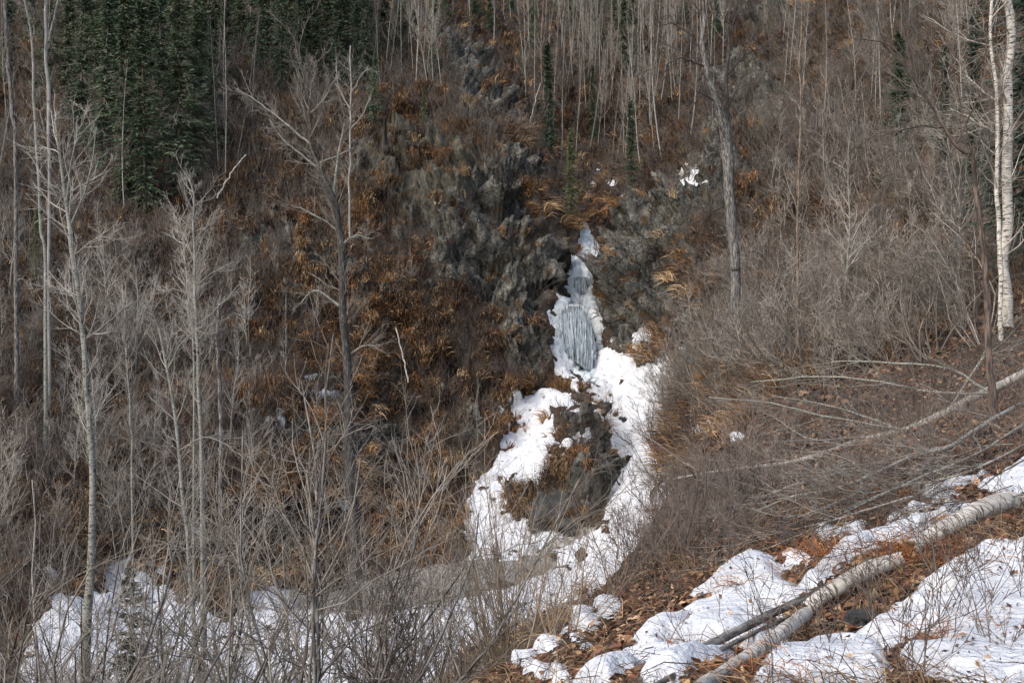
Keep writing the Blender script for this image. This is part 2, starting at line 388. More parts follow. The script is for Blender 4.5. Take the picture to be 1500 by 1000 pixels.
def twig_mat(name, c1, c2, spread=.5):
    m, nt, b = nodes(name)
    g = nt.nodes.new('ShaderNodeNewGeometry'); oi = nt.nodes.new('ShaderNodeObjectInfo')
    f = noise(nt, g.outputs['Position'], 2.6, 5, .75)
    r = ramp(nt, f, [(.3, c1), (.7, c2)])
    h = N(nt, 'ShaderNodeMapRange'); h.inputs['To Min'].default_value = 1-spread; h.inputs['To Max'].default_value = 1+spread*.6
    nt.links.new(oi.outputs['Random'], h.inputs[0])
    v = N(nt, 'ShaderNodeVectorMath', operation='SCALE'); nt.links.new(r.outputs[0], v.inputs[0]); nt.links.new(h.outputs[0], v.inputs['Scale'])
    nt.links.new(v.outputs[0], b.inputs['Base Color']); return m
def bark_mat(name, base1, base2, mark, amount=.6, lent=True, rough_scale=1.):
    m, nt, b = nodes(name)
    a = N(nt, 'ShaderNodeAttribute', attribute_name='bark'); co = a.outputs['Vector']
    n1 = noise(nt, co, 5, 5, .6, (1, 1, .6)); c = ramp(nt, n1, [(.3, base1), (.7, base2)]).outputs[0]
    if lent:
        n2 = noise(nt, co, 7*rough_scale, 4, .7, (1, 1, 7)); k = ramp(nt, n2, [(amount, (0, 0, 0, 1)), (amount+.07, (1, 1, 1, 1))]).outputs[0]
        n3 = noise(nt, co, 2.2, 3, .6, (1.2, 1.2, 1.6)); k3 = ramp(nt, n3, [(.62, (0, 0, 0, 1)), (.70, (1, 1, 1, 1))]).outputs[0]
        c = mixc(nt, k, c, mark); c = mixc(nt, k3, c, mark)
    else:
        n2 = noise(nt, co, 22*rough_scale, 4, .7, (1, 1, .18)); k = ramp(nt, n2, [(.42, (0, 0, 0, 1)), (.6, (1, 1, 1, 1))]).outputs[0]
        c = mixc(nt, k, mark, c)
    nt.links.new(c, b.inputs['Base Color']); bump(nt, b, n2, .5, .02); return m

M = {}
M['twig_grey'] = twig_mat('grey_twigs', (.115, .102, .087, 1), (.40, .355, .30, 1))
M['twig_brown'] = twig_mat('brown_twigs', (.075, .06, .052, 1), (.25, .20, .165, 1))
M['twig_tan'] = twig_mat('tan_twigs', (.20, .155, .11, 1), (.42, .335, .245, 1), .3)
M['twig_dark'] = twig_mat('dark_twigs', (.07, .055, .05, 1), (.15, .12, .11, 1))
M['twig_pale'] = twig_mat('pale_twigs', (.27, .25, .215, 1), (.52, .48, .42, 1), .3)
M['bark_birch'] = bark_mat('birch_bark', (.48, .44, .38, 1), (.70, .65, .57, 1), (.05, .043, .04, 1), .52)
M['bark_aspen'] = bark_mat('aspen_bark', (.20, .20, .17, 1), (.36, .35, .30, 1), (.05, .045, .04, 1), .53)
M['bark_log'] = bark_mat('fallen_birch_bark', (.34, .315, .275, 1), (.66, .62, .55, 1), (.08, .066, .053, 1), .53, True, 1.3)
M['bark_tan'] = bark_mat('tan_bark', (.20, .145, .10, 1), (.34, .26, .185, 1), (.09, .07, .055, 1), .5, False)
M['bark_far'] = bark_mat('far_birch_bark', (.23, .22, .195, 1), (.42, .395, .35, 1), (.09, .08, .07, 1), .58)
M['bark_brown'] = bark_mat('brown_bark', (.13, .095, .075, 1), (.24, .18, .14, 1), (.05, .04, .035, 1), .5, False)
M['bark_dark'] = bark_mat('dark_bark', (.06, .055, .05, 1), (.14, .125, .115, 1), (.03, .027, .025, 1), .5, False)
M['bark_grey'] = bark_mat('grey_bark', (.17, .16, .15, 1), (.33, .31, .285, 1), (.05, .045, .04, 1), .5, False)
M['wood'] = bark_mat('bare_wood', (.30, .19, .10, 1), (.46, .31, .18, 1), (.14, .09, .05, 1), .5, False)

def spruce_mat():
    m, nt, b = nodes('spruce_needles')
    a = N(nt, 'ShaderNodeAttribute', attribute_name='col'); oi = nt.nodes.new('ShaderNodeObjectInfo')
    h = N(nt, 'ShaderNodeMapRange'); h.inputs['To Min'].default_value = .7; h.inputs['To Max'].default_value = 1.35; nt.links.new(oi.outputs['Random'], h.inputs[0])
    v = N(nt, 'ShaderNodeVectorMath', operation='SCALE'); nt.links.new(a.outputs['Color'], v.inputs[0]); nt.links.new(h.outputs[0], v.inputs['Scale'])
    nt.links.new(v.outputs[0], b.inputs['Base Color']); b.inputs['Roughness'].default_value = .7; return m
M['spruce'] = spruce_mat()
def col_mat(name):
    m, nt, b = nodes(name); a = N(nt, 'ShaderNodeAttribute', attribute_name='col'); nt.links.new(a.outputs['Color'], b.inputs['Base Color']); return m
M['grass'] = col_mat('dead_grass'); M['leaf'] = col_mat('dead_leaves')

def ground_mat():
    m, nt, b = nodes('ground_and_rock')
    g = nt.nodes.new('ShaderNodeNewGeometry'); co = g.outputs['Position']
    a = N(nt, 'ShaderNodeAttribute', attribute_name='masks'); sp = nt.nodes.new('ShaderNodeSeparateColor'); nt.links.new(a.outputs['Color'], sp.inputs[0])
    nA = noise(nt, co, .35, 6, .65); nB = noise(nt, co, 2.2, 6, .7); nC = noise(nt, co, 9, 5, .7)
    soil = ramp(nt, nB, [(.25, (.022, .019, .018, 1)), (.45, (.066, .052, .042, 1)), (.6, (.13, .098, .070, 1)), (.78, (.21, .165, .115, 1))]).outputs[0]
    rust = ramp(nt, nC, [(.3, (.05, .026, .012, 1)), (.7, (.15, .09, .045, 1))]).outputs[0]
    k = ramp(nt, nA, [(.5, (0, 0, 0, 1)), (.62, (.6, .6, .6, 1))]).outputs[0]
    soil = mixc(nt, k, soil, rust)
    # rock: dark fractured faces, paler lichen, moss
    nR = noise(nt, co, 1.4, 8, .7, (1, 1, .7)); vr = N(nt, 'ShaderNodeTexVoronoi', Scale=1.25, feature='DISTANCE_TO_EDGE'); vm = N(nt, 'ShaderNodeVectorMath', operation='MULTIPLY'); vm.inputs[1].default_value = (1, 1, .45)
    nd = N(nt, 'ShaderNodeTexNoise', Scale=1.2, Detail=4.); nt.links.new(co, nd.inputs['Vector'])
    ad = N(nt, 'ShaderNodeVectorMath', operation='MULTIPLY_ADD'); ad.inputs[1].default_value = (.9, .9, .9); nt.links.new(nd.outputs['Color'], ad.inputs[0]); nt.links.new(co, ad.inputs[2])
    nt.links.new(ad.outputs[0], vm.inputs[0]); nt.links.new(vm.outputs[0], vr.inputs['Vector'])
    nF = noise(nt, co, 6.5, 8, .75)
    mf = N(nt, 'ShaderNodeMath', operation='MULTIPLY_ADD'); nt.links.new(nF, mf.inputs[0]); mf.inputs[1].default_value = .75
    ms = N(nt, 'ShaderNodeMath', operation='MULTIPLY_ADD'); nt.links.new(nR, ms.inputs[0]); ms.inputs[1].default_value = .7; ms.inputs[2].default_value = -.22; nt.links.new(ms.outputs[0], mf.inputs[2])
    rk = ramp(nt, mf.outputs[0], [(.30, (.018, .021, .022, 1)), (.40, (.070, .075, .072, 1)), (.51, (.17, .167, .145, 1)), (.64, (.40, .375, .31, 1))]).outputs[0]
    cr = ramp(nt, vr.outputs['Distance'], [(.0, (.2, .2, .2, 1)), (.06, (1, 1, 1, 1))]).outputs[0]
    rk = mixc(nt, 1., rk, cr, 'MULTIPLY')
    pl = ramp(nt, nB, [(.3, (.07, .068, .06, 1)), (.55, (.20, .185, .145, 1)), (.75, (.34, .31, .235, 1))]).outputs[0]
    rk = mixc(nt, sp.outputs[1], rk, pl)
    nM = noise(nt, co, .9, 5, .6); km = ramp(nt, nM, [(.56, (0, 0, 0, 1)), (.65, (.85, .85, .85, 1))]).outputs[0]
    moss = ramp(nt, nC, [(.3, (.05, .037, .02, 1)), (.7, (.24, .145, .05, 1))]).outputs[0]
    rk = mixc(nt, km, rk, moss)
    c = mixc(nt, sp.outputs[0], soil, rk)
    c = mixc(nt, sp.outputs[2], c, (.012, .013, .013, 1))
    nt.links.new(c, b.inputs['Base Color']); bump(nt, b, nF, 1., .35)
    b.inputs['Roughness'].default_value = .85
    return m
M['ground'] = ground_mat()
def snow_mat(name, c1, c2, rough):
    m, nt, b = nodes(name); g = nt.nodes.new('ShaderNodeNewGeometry'); co = g.outputs['Position']
    n = noise(nt, co, 1.1, 6, .6); n2 = noise(nt, co, 6, 5, .65)
    c = ramp(nt, n, [(.3, c1), (.62, c2)]).outputs[0]
    dirt = noise(nt, co, 16, 3, .6); k = ramp(nt, dirt, [(.70, (0, 0, 0, 1)), (.76, (.7, .7, .7, 1))]).outputs[0]
    c = mixc(nt, k, c, (.16, .12, .09, 1))
    nt.links.new(c, b.inputs['Base Color']); b.inputs['Roughness'].default_value = rough
    n3 = noise(nt, co, 45, 3, .7); ma = N(nt, 'ShaderNodeMath', operation='MULTIPLY_ADD'); nt.links.new(n3, ma.inputs[0]); ma.inputs[1].default_value = .12; nt.links.new(n2, ma.inputs[2]); bump(nt, b, ma.outputs[0], .85, .12); return m
M['snow'] = snow_mat('snow', (.54, .57, .61, 1), (.72, .73, .74, 1), .75)
M['ice'] = snow_mat('ice', (.50, .58, .61, 1), (.76, .80, .81, 1), .3)
def water_mat(name, dark, pale, lo, hi, sx, scale, rough):
    m, nt, b = nodes(name); t = nt.nodes.new('ShaderNodeNewGeometry'); co = t.outputs['Position']
    n = noise(nt, co, scale, 5, .65, sx); c = ramp(nt, n, [(lo, dark), (hi, pale)]).outputs[0]
    nt.links.new(c, b.inputs['Base Color']); b.inputs['Roughness'].default_value = rough; b.inputs['Specular IOR Level'].default_value = .5
    bump(nt, b, n, .6, .08); return m
M['fall'] = water_mat('falling_water', (.020, .027, .032, 1), (.30, .37, .41, 1), .40, .68, (1, 1, .05), 7, .3)
M['foam'] = water_mat('white_water', (.26, .33, .37, 1), (.68, .74, .78, 1), .36, .62, (1, 1, .3), 4., .3)
M['stream'] = water_mat('slushy_stream_water', (.09, .085, .075, 1), (.36, .345, .315, 1), .32, .66, (1, .45, 1), 6.5, .3)

# ---------------------------------------------------------------- ground, snow, ice, water
idx = np.arange(NR*NC).reshape(NR, NC)
quads = np.stack([idx[:-1, :-1], idx[:-1, 1:], idx[1:, 1:], idx[1:, :-1]], -1).reshape(-1, 4)
wet = smooth(-3, 4, mask_polys([[(814,462),(835,448),(858,450),(872,490),(876,525),(866,545),(815,505)], [(836,402),(864,402),(864,440),(836,440)]], 40, 75))
masks = np.stack([rock_all, pale_m, wet*.8, np.ones_like(wet)], -1)
gm = make_mesh('ground', V.reshape(-1, 3), [quads], True, {'masks': ('FLOAT_COLOR', masks.reshape(-1, 4))})
ground_o = struct(obj('ground', gm, M['ground']))

def sheet(name, height, keep, mat, base=VS):
    S = base+N0*height[..., None]
    k = keep[:-1, :-1] | keep[1:, :-1] | keep[:-1, 1:] | keep[1:, 1:]
    q = np.stack([idx[:-1, :-1][k], idx[:-1, 1:][k], idx[1:, 1:][k], idx[1:, :-1][k]], -1)
    u, inv = np.unique(q, return_inverse=True)
    return struct(obj(name, make_mesh(name, S.reshape(-1, 3)[u], [inv.reshape(-1, 4)], True), mat))
sh = .34*smooth(-14, 16, wf)-.17+.11*sn2*smooth(0, 12, wf)+.13*snn*smooth(0, 12, wf)+.05*perlin(nb/.16, 61.)
sheet('snow', sh+high*.25, (wf > -7) & (DG > 22), M['snow'])
SNF = VS+N0*(sh+high*.25)[..., None]
shn = .20*smooth(-16, 30, wn)-.065+.04*perlin(nb/.6, 3.9)+.012*perlin(nb/.15, 2.9)
sheet('snow', shn+high*.3, (wn > -10) & (DG < 22), M['snow'])
SNN = VS+N0*(shn+high*.3)[..., None]
sheet('ice', .5*smooth(-8, 8, wi)-.2+.2*sn2+.1*perlin(nb/.18, 5.5)+high*.3, wi > -5, M['ice'])
ww = water+3*sn2
sheet('stream', .10*smooth(-8, 4, ww)-.02+.05*sn2+.03*perlin(nb/.15, 33.), ww > -6, M['stream'], V0)

def fall_sheet(outline_top, outline_bot, lab, n=90, bulge=.28, bow=5.):
    """a falling curtain of water hung in front of the rock, ridged into strands"""
    m = 60; v = np.zeros((m, n, 3))
    tp = spline(np.array(outline_top, float), n); bt = spline(np.array(outline_bot, float), n)
    dt = min(hit(x, y+3, 50)[1] for x, y in outline_top); db = min(hit(x, y-2, 50)[1] for x, y in outline_bot)
    for i in range(m):
        f = i/(m-1); q = tp*(1-f)+bt*f; q = q+np.stack([np.sin(np.pi*f)*bow*np.linspace(-1, 1, n), np.zeros(n)], -1)
        d = dt*(1-f)+db*f-bulge*(1-.6*f)
        for j in range(n): v[i, j] = P3(q[j, 0], q[j, 1], d)
    st = perlin(np.stack([v[..., 0]*5.5, v[..., 2]*.22, v[..., 0]*0], -1))*.16+perlin(np.stack([v[..., 0]*14, v[..., 2]*.5, v[..., 0]*0+3], -1))*.06
    e = np.abs(np.linspace(-1, 1, n))**4*.5
    v[..., 1] += -st+e[None]
    b0 = v[0].mean(0)*[1, 1, 0]+[0, 0, v[-1, :, 2].min()]
    ii = np.arange(m*n).reshape(m, n); fq = np.stack([ii[:-1, :-1], ii[:-1, 1:], ii[1:, 1:], ii[1:, :-1]], -1).reshape(-1, 4)
    root = bpy.data.objects.new('waterfall', None); COL.objects.link(root); root.location = Vector(b0); tag(root, lab, 'waterfall')
    o = obj('water_sheet', make_mesh('water_sheet', v.reshape(-1, 3)-b0, [fq], True), M['fall'], root)
    B = int(n*2.6); S = 14; jx = rng.uniform(-1.5, n+.5, B); t0 = rng.uniform(-.06, .5, B)*(rng.random(B) < .65); t1 = np.clip(t0+rng.uniform(.3, 1.1, B), .2, 1.03)
    tt = t0[:, None]+(t1-t0)[:, None]*np.linspace(0, 1, S)[None]
    jj = np.clip(jx[:, None]+rng.normal(size=(B, S)).cumsum(1)*.42, 0, n-1.001); fi = np.clip(tt, 0, .999)*(m-1)
    P = v[fi.astype(int), jj.astype(int)]-b0+np.stack([(jx[:, None]-np.clip(jx[:, None], 0, n-1))*.05+tt*0, -.05-.10*tt+rng.uniform(-.06, .02, (B, 1)), np.minimum(0, 1-tt)*2], -1)
    ic = np.concatenate([rng.integers(0, n, 70), np.where(rng.random(110) < .5, rng.integers(0, n//7, 110), rng.integers(n-n//7, n, 110))]); ri = np.concatenate([np.zeros(70, int), rng.integers(0, m*2//3, 110)])
    a0 = v[ri, ic]-b0+np.array([0, -.12, .12]); il = rng.uniform(.15, .55, 180)*min(1, bulge*3)
    IP = a0[:, None]+np.linspace(0, 1, 5)[None, :, None]*il[:, None, None]*np.array([0, -.05, -1.])
    ib = MB(); ib.tubes(IP, (rng.uniform(.025, .06, 180)[:, None]*np.array([1, .8, .55, .3, .05])[None]), 6); 
    if n > 60: obj('icicles', ib.mesh('icicles'), M['ice'], root)
    Rr = rng.uniform(.004, .017, B)[:, None]*np.sin(np.linspace(.25, 2.9, S))[None]
    mb = MB(); mb.tubes(P, Rr, 5); obj('strands', mb.mesh('strands'), M['foam'], root)
fall_sheet([(817,472),(821,457),(834,449),(852,450),(862,462),(867,480)], [(816,512),(832,522),(846,532),(858,541),(872,550)], 'wide main waterfall streaming down dark rock between ice edges', bow=3.)
fall_sheet([(838,407),(850,405),(863,407)], [(839,438),(850,439),(861,438)], 'small narrow upper waterfall dropping between two ice ledges', 40, .3, 1.)
# ---------------------------------------------------------------- ground cover (nobody could count it)
def blades(mb, base, di, ln, wd, droop, col):
    B = len(base); d = nrm(di)
    side = nrm(np.cross(d, rng.normal(size=(B, 3))))
    p1 = base+d*(ln*.45)[:, None]
    d2 = nrm(d+droop); p2 = p1+d2*(ln*.35)[:, None]
    d3 = nrm(d2+droop*1.3); p3 = p2+d3*(ln*.3)[:, None]
    w = wd[:, None]*.5
    v = np.stack([base-side*w, base+side*w, p1-side*w*.9, p1+side*w*.9, p2-side*w*.6, p2+side*w*.6, p3], 1)
    k = (np.arange(B)*7)[:, None]
    q = np.concatenate([k+np.array([[0, 1, 3, 2]]), k+np.array([[2, 3, 5, 4]])]); t = k+np.array([[4, 5, 6]])
    c = np.repeat(np.concatenate([col, np.ones((B, 1))], 1)[:, None], 7, 1)
    mb.add(v.reshape(-1, 3), [q, t], col=c.reshape(-1, 4))
PAL = np.array([lin(*c)[:3] for c in [(134, 106, 78), (108, 86, 70), (160, 134, 100), (80, 64, 56), (124, 90, 62), (180, 156, 120), (62, 52, 49), (136, 104, 70)]])
def patch_color(p, n):
    """dead grass, fern and brush litter change colour from patch to patch"""
    a = perlin(p/3.5, 12.1)+.6*perlin(p/1.2, 3.7)
    b = perlin(p/6., 20.2)+.5*perlin(p/1.6, 31.)
    k = rng.integers(0, len(PAL), n); c = PAL[k].copy()
    rust = smooth(.15, .6, b)[:, None]; c = c*(1-rust*.6)+np.array(lin(130, 96, 64)[:3])*rust*.6
    dark = smooth(.0, .55, a)[:, None]; c = c*(1-dark*.55)+np.array(lin(72, 60, 58)[:3])*dark*.55
    och = smooth(.22, .6, perlin(p/2.2, 55.)+.5*perlin(p/.8, 5.5))[:, None]; c = c*(1-och*.55)+np.array(lin(162, 120, 68)[:3])*och*.5
    return c*rng.uniform(.55, 1.75, (n, 1))

NS = SNOWNESS < 1
steep = smooth(.05, .35, 1-N0[..., 2])
def far_grass(n, w, per, ln, name, spread, droop=.75):
    r, c = sample(n, w); p0 = V[r, c]; nm = N0[r, c]
    B = n*per; rep = np.repeat(np.arange(n), per)
    p = p0[rep]+rng.normal(size=(B, 3))*spread; p[:, 2] = p0[rep][:, 2]+rng.normal(size=B)*spread*.5
    down = nrm(np.stack([nm[:, 0], nm[:, 1], -np.ones(n)*.7], -1))[rep]
    nn = nm[rep]
    d = nn*.7+np.array([0, 0, .55])+rng.normal(size=(B, 3))*.38
    col = patch_color(p0.astype(np.float32), n)[rep]*rng.uniform(.75, 1.3, (B, 1))
    mb = MB(); L = rng.uniform(.6, 1.3, B)*ln*np.repeat(rng.uniform(.6, 1.35, n), per)
    dist = p[:, 1]/50
    blades(mb, p-nn*.06, d, L, rng.uniform(.022, .055, B)*np.maximum(dist, .45), down*droop, col)
    return stuff(obj(name, mb.mesh(name, False), M['grass']))
bl = ((PX > 300) & (PX < 1120)).astype(float)
wg = NS*(DG > 26)*(1-.85*rock_all)*(1-.75*np.maximum(rock_m, pale_m))*(water < -2)*(.5+.5*steep+.6*bl+.8*(poly_sdf(BLUFF[0], PX, PY) > 0))*(.35+smooth(-.25, .35, n2+.6*n1))
far_grass(12500, wg, 15, .72, 'dead_grass', .17)

far_grass(1000, (SNOWNESS < -9)*(water < -2)*bluff*smooth(-.05, .4, n2+.6*n3)*(1-.5*rock_all)*(1-.8*rock_m), 40, .85, 'drooping_tussocks', .15, 1.25)

# near bank: flattened grass, weeds, leaf litter
wn_ = (wn < 2)*(DG < 24)*(DG > 4.2)*(PX > 560)
r, c = sample(2900, (wn < 2)*(DG < 24)*(PX > 560)*(.25+smooth(-.2, .4, perlin(nb/.8, 15.5))), True); per = 16
rep = np.repeat(np.arange(2900), per); B = len(rep); p0 = V[r, c]
p = p0[rep]+rng.normal(size=(B, 3))*np.array([.12, .12, .02])
lay = nrm(np.concatenate([rng.normal(size=(2900, 2))+np.array([-.6, -.2]), np.full((2900, 1), .2)], 1))[rep]
mb = MB(); cc = (PAL[rng.integers(0, 7, 2900)][rep]*.75+np.array(lin(96, 82, 70)[:3])*.25)*rng.uniform(.5, 1.25, (B, 1))
blades(mb, p, lay+rng.normal(size=(B, 3))*.45, rng.uniform(.12, .42, B), rng.uniform(.003, .007, B), np.array([-.1, -.1, -.55]), cc)
stuff(obj('flattened_grass', mb.mesh('flattened_grass', False), M['grass']))

def leaves(name, n, w, size, cols, lift=.01, surf=None, wide=False):
    r, c = sample(n, w, wide); p = (V if surf is None else surf)[r, c]+rng.normal(size=(n, 3))*np.array([.05, .05, .004])+N1[r, c]*lift
    nm = nrm(N1[r, c]+rng.normal(size=(n, 3))*.45); u = nrm(np.cross(nm, rng.normal(size=(n, 3)))); v = np.cross(nm, u)
    s = rng.uniform(.5, 1.2, (n, 1))*size; cu = rng.uniform(-.5, .9, (n, 1))*s
    q = np.stack([p-u*s, p+v*s*.55+nm*cu*.4, p+u*s*1.1+nm*cu*.2, p-v*s*.55+nm*cu*.5], 1)
    k = (np.arange(n)*4)[:, None]; t = np.concatenate([k+np.array([[0, 1, 2]]), k+np.array([[0, 2, 3]])])
    col = cols[rng.integers(0, len(cols), n)]*rng.uniform(.6, 1.4, (n, 1))
    mb = MB(); mb.add(q.reshape(-1, 3), [t], col=np.repeat(np.concatenate([col, np.ones((n, 1))], 1)[:, None], 4, 1).reshape(-1, 4))
    return stuff(obj(name, mb.mesh(name, False), M['leaf']))
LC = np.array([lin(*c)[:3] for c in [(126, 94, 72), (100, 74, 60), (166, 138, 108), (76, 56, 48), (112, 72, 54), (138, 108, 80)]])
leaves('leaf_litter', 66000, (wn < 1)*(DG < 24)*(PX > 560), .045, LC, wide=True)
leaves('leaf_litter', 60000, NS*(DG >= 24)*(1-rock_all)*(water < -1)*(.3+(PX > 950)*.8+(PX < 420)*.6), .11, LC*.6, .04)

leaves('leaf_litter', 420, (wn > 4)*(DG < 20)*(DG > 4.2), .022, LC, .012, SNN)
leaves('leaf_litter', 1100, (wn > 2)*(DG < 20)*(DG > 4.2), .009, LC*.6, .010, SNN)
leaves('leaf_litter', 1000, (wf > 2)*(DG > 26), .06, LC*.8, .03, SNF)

# low bare brush: short grey and brown stems that read as one mass
def brush(n, w, h, m, mat, name, rr, up=.12, lean=.7):
    r, c = sample(n, w); p = V[r, c]; nm = N0[r, c]
    b = np.repeat(np.arange(n), m); B = len(b)
    st = p[b]+rng.normal(size=(B, 3))*np.array([.22, .22, .03])
    d = np.array([0, 0, 1.])+nm[b]*.25+rng.normal(size=(B, 3))*lean*np.array([1, 1, .3])
    sz = np.repeat(rng.uniform(.5, 1.4, n), m)
    ra = rr*np.clip(p[b][:, 1]/45, .35, 1.6)
    P, R = grow(st, d, h*sz*rng.uniform(.6, 1.2, B), ra, 4, .16, up)
    mb = MB(); mb.tubes(P, R)
    a = spawn(P, R, 4, .25, .98, (.35, 1.0), .5, .75, .5, .1, .003); P2, R2 = grow(*a, 3, .16, up*.8); mb.tubes(P2, R2)
    return stuff(obj(name, mb.mesh(name), M[mat]))
fw = NS*(water < -2)
brush(3600, fw*(DG > 26)*(1-.85*rock_all)*(.2+.8*((PX < 480) | (PX > 960)))*(.4+smooth(-.3, .4, n2)), 1.15, 4, 'twig_brown', 'bare_brush', .010)
brush(2600, fw*(DG > 26)*(1-.85*rock_all)*(.15+1.0*((PX < 420) & (PYV > 300)) + 1.2*(PX > 1000)*(PYV > 120))*(.3+smooth(-.2, .5, n1)), 1.7, 4, 'twig_grey', 'bare_brush', .011)
brush(1300, fw*bluff*(1-.85*rock_all)*(.3+smooth(-.2, .3, nT)), 1.3, 5, 'twig_brown', 'bare_brush', .010)
brush(2600, fw*(DG > 60)*(1-.9*rock_all)*(PYV < 300), 2.4, 4, 'twig_grey', 'bare_brush', .010)
brush(620, (wn < 4)*(DG > 9)*(DG < 24)*(PX > 600)*(PYV < 900)*(1-.45*((PX > 1080) & (DG < 15))), .8, 3, 'twig_brown', 'bare_brush', .006)

# ---------------------------------------------------------------- bare shrubs, saplings, birches, spruces (one of each kind, then copies)
def shrub_mesh(stems, h, spread, lean, r0, wob=.13, n2_=7, n3_=4, rmin=.0045, up=.10, K=4):
    st = np.concatenate([rng.normal(size=(stems, 2))*.13, np.full((stems, 1), -.15)], 1)
    d = np.concatenate([rng.normal(size=(stems, 2))*spread+np.array(lean), np.ones((stems, 1))], 1)
    P, R = grow(st, d, h*rng.uniform(.6, 1.1, stems), r0*rng.uniform(.6, 1.1, stems), 9, wob*.75, up, .3)
    s = MB(); s.tubes(P, R, K)
    t = MB(); t.tubes(P, R*.7, 3); a = spawn(P, R, n2_, .25, .98, (.35, 1.05), .45, .65, .5, .15, rmin); P2, R2 = grow(*a, 5, wob, up, .4); t.tubes(P2, R2)
    a = spawn(P2, R2, n3_, .2, .98, (.35, 1.0), .5, .7, .5, .1, rmin); P3_, R3 = grow(*a, 3, wob, up, .5); t.tubes(P3_, R3)
    return s.mesh('stems'), t.mesh('twigs')
def make_shrub(name, label, cat, group, ms, mt, *a, **k):
    s, t = shrub_mesh(*a, **k); o = thing(name, label, cat, (0, 0, 0), group); obj('stem', s, M[ms], o); obj('twigs', t, M[mt], o); return o
def tree_mesh(h, r, n2_, n3_, t0, ang, lf, bend=.02, rmin=.006, K=6, up=.08, n4=0, fork=0):
    st = np.array([[0, 0, -.4]]); P, R = grow(st, np.array([[rng.normal()*.05, rng.normal()*.05, 1.]]), np.array([h]), np.array([r]), 22, bend, .03, .18)
    s = MB(); s.tubes(P, R, K); t = MB(); t.tubes(P, R*.7, 3)
    a = spawn(P, R, n2_, t0, .99, ang, lf, .5, .75, .3, rmin); P2, R2 = grow(*a, 6, .10, up, .35); t.tubes(P2, R2, 4)
    a = spawn(P2, R2, n3_, .2, .98, (.4, 1.0), .45, .65, .5, .12, rmin); P3_, R3 = grow(*a, 4, .14, up, .45); t.tubes(P3_, R3)
    if n4:
        a = spawn(P3_, R3, n4, .2, .98, (.4, 1.0), .5, .7, .5, .1, rmin); P4, R4 = grow(*a, 2, .14, up, .5); t.tubes(P4, R4)
    return s.mesh('trunk'), t.mesh('crown')
def make_tree(name, label, cat, group, ms, mt, *a, **k):
    s, t = tree_mesh(*a, **k); o = thing(name, label, cat, (0, 0, 0), group); obj('trunk', s, M[ms], o); obj('crown', t, M[mt], o); return o

class Kind:
    """a few variants of one kind; each variant itself is placed first, then copied"""
    def __init__(self, makers): self.p = makers; self.used = [False]*len(makers)
    def put(self, loc, sc=1., label=None, group=None, k=None, tilt=(0, 0), rz=None):
        k = rng.integers(len(self.p)) if k is None else k; rz = rng.uniform(0, 6.28) if rz is None else rz
        r = self.p[k]
        if self.used[k]:
            return dup(r, loc, rz, sc, label, group, tilt)
        self.used[k] = True; r.location = Vector([float(x) for x in loc]); r.rotation_euler = (tilt[0], tilt[1], rz); r.scale = (sc,)*3
        if label: r['label'] = label
        if group: r['group'] = group
        return r
    def finish(self):
        for u, r in zip(self.used, self.p):
            if not u:
                for ch in list(r.children): bpy.data.objects.remove(ch)
                bpy.data.objects.remove(r)

def in_poly(px, py, poly): return poly_sdf(poly, np.array([px], float), np.array([py], float))[0] > 0
def scatter(n, poly, lo=24, hi=140, w=None, mind=0.):
    q = np.array(poly); m = (DG > lo) & (DG < hi) & (PX > q[:, 0].min()) & (PX < q[:, 0].max()) & (PYV > q[:, 1].min()) & (PYV < q[:, 1].max())
    k = np.zeros(PX.shape); k[m] = poly_sdf(poly, PX[m], PYV[m]) > 0
    if w is not None: k = k*w
    out = []; tries = 0
    while len(out) < n and tries < n*12:
        r, c = sample(1, 1.) if False else (None, None)
        if tries % 200 == 0: rr, cc = sample(200, k)
        p = V[rr[tries % 200], cc[tries % 200]]; tries += 1
        if mind and any((p[0]-o[0])**2+(p[1]-o[1])**2 < mind**2 for o in out): continue
        out.append(p.copy())
    return out

# grey shrubs on the right-hand slope
G_SH = Kind([make_shrub('bare_shrub', 'x', 'shrub', 'g', 'twig_grey', 'twig_grey', s_, h_, sp_, (0, 0), .022, wob=.18, n2_=8, n3_=4, rmin=.0085) for s_, h_, sp_ in ((9, 2.6, .42), (12, 2.2, .5), (7, 3.2, .35), (10, 2.8, .55))])
B_SH = Kind([make_shrub('bare_shrub', 'x', 'shrub', 'g', 'twig_brown', 'twig_brown', s_, h_, sp_, (0, 0), .019, wob=.18, n2_=8, n3_=4, rmin=.0075) for s_, h_, sp_ in ((9, 2.0, .5), (12, 1.7, .6), (8, 2.6, .4))])
for p in scatter(72, [(940,580),(980,480),(1060,400),(1250,380),(1440,430),(1440,510),(1330,550),(1150,600),(1000,670),(930,650)], 16, 60, NS, .5):
    (G_SH if rng.random() < .75 else B_SH).put(p, rng.uniform(.7, 1.3), 'grey leafless shrub in the dense thicket right of the snow chute', 'grey shrubs in the thicket right of the snow chute', tilt=(rng.normal()*.1, -rng.uniform(.1, .5)), rz=rng.uniform(-.7, .7))
for p in scatter(50, [(1080,120),(1300,20),(1500,60),(1500,400),(1300,400),(1120,330)], 26, 110, NS, .6):
    (G_SH if rng.random() < .45 else B_SH).put(p, rng.uniform(1.0, 1.7), 'tall grey leafless shrub on the upper right hillside', 'tall grey shrubs on the upper right hillside')
for p in scatter(34, [(340,330),(560,230),(760,330),(800,540),(680,700),(420,820),(330,600)], 40, 90, NS*(1-rock_all), 1.2):
    B_SH.put(p, rng.uniform(.55, 1.0), 'low brown leafless shrub clinging to the steep rusty bluff', 'low brown shrubs on the rusty bluff')
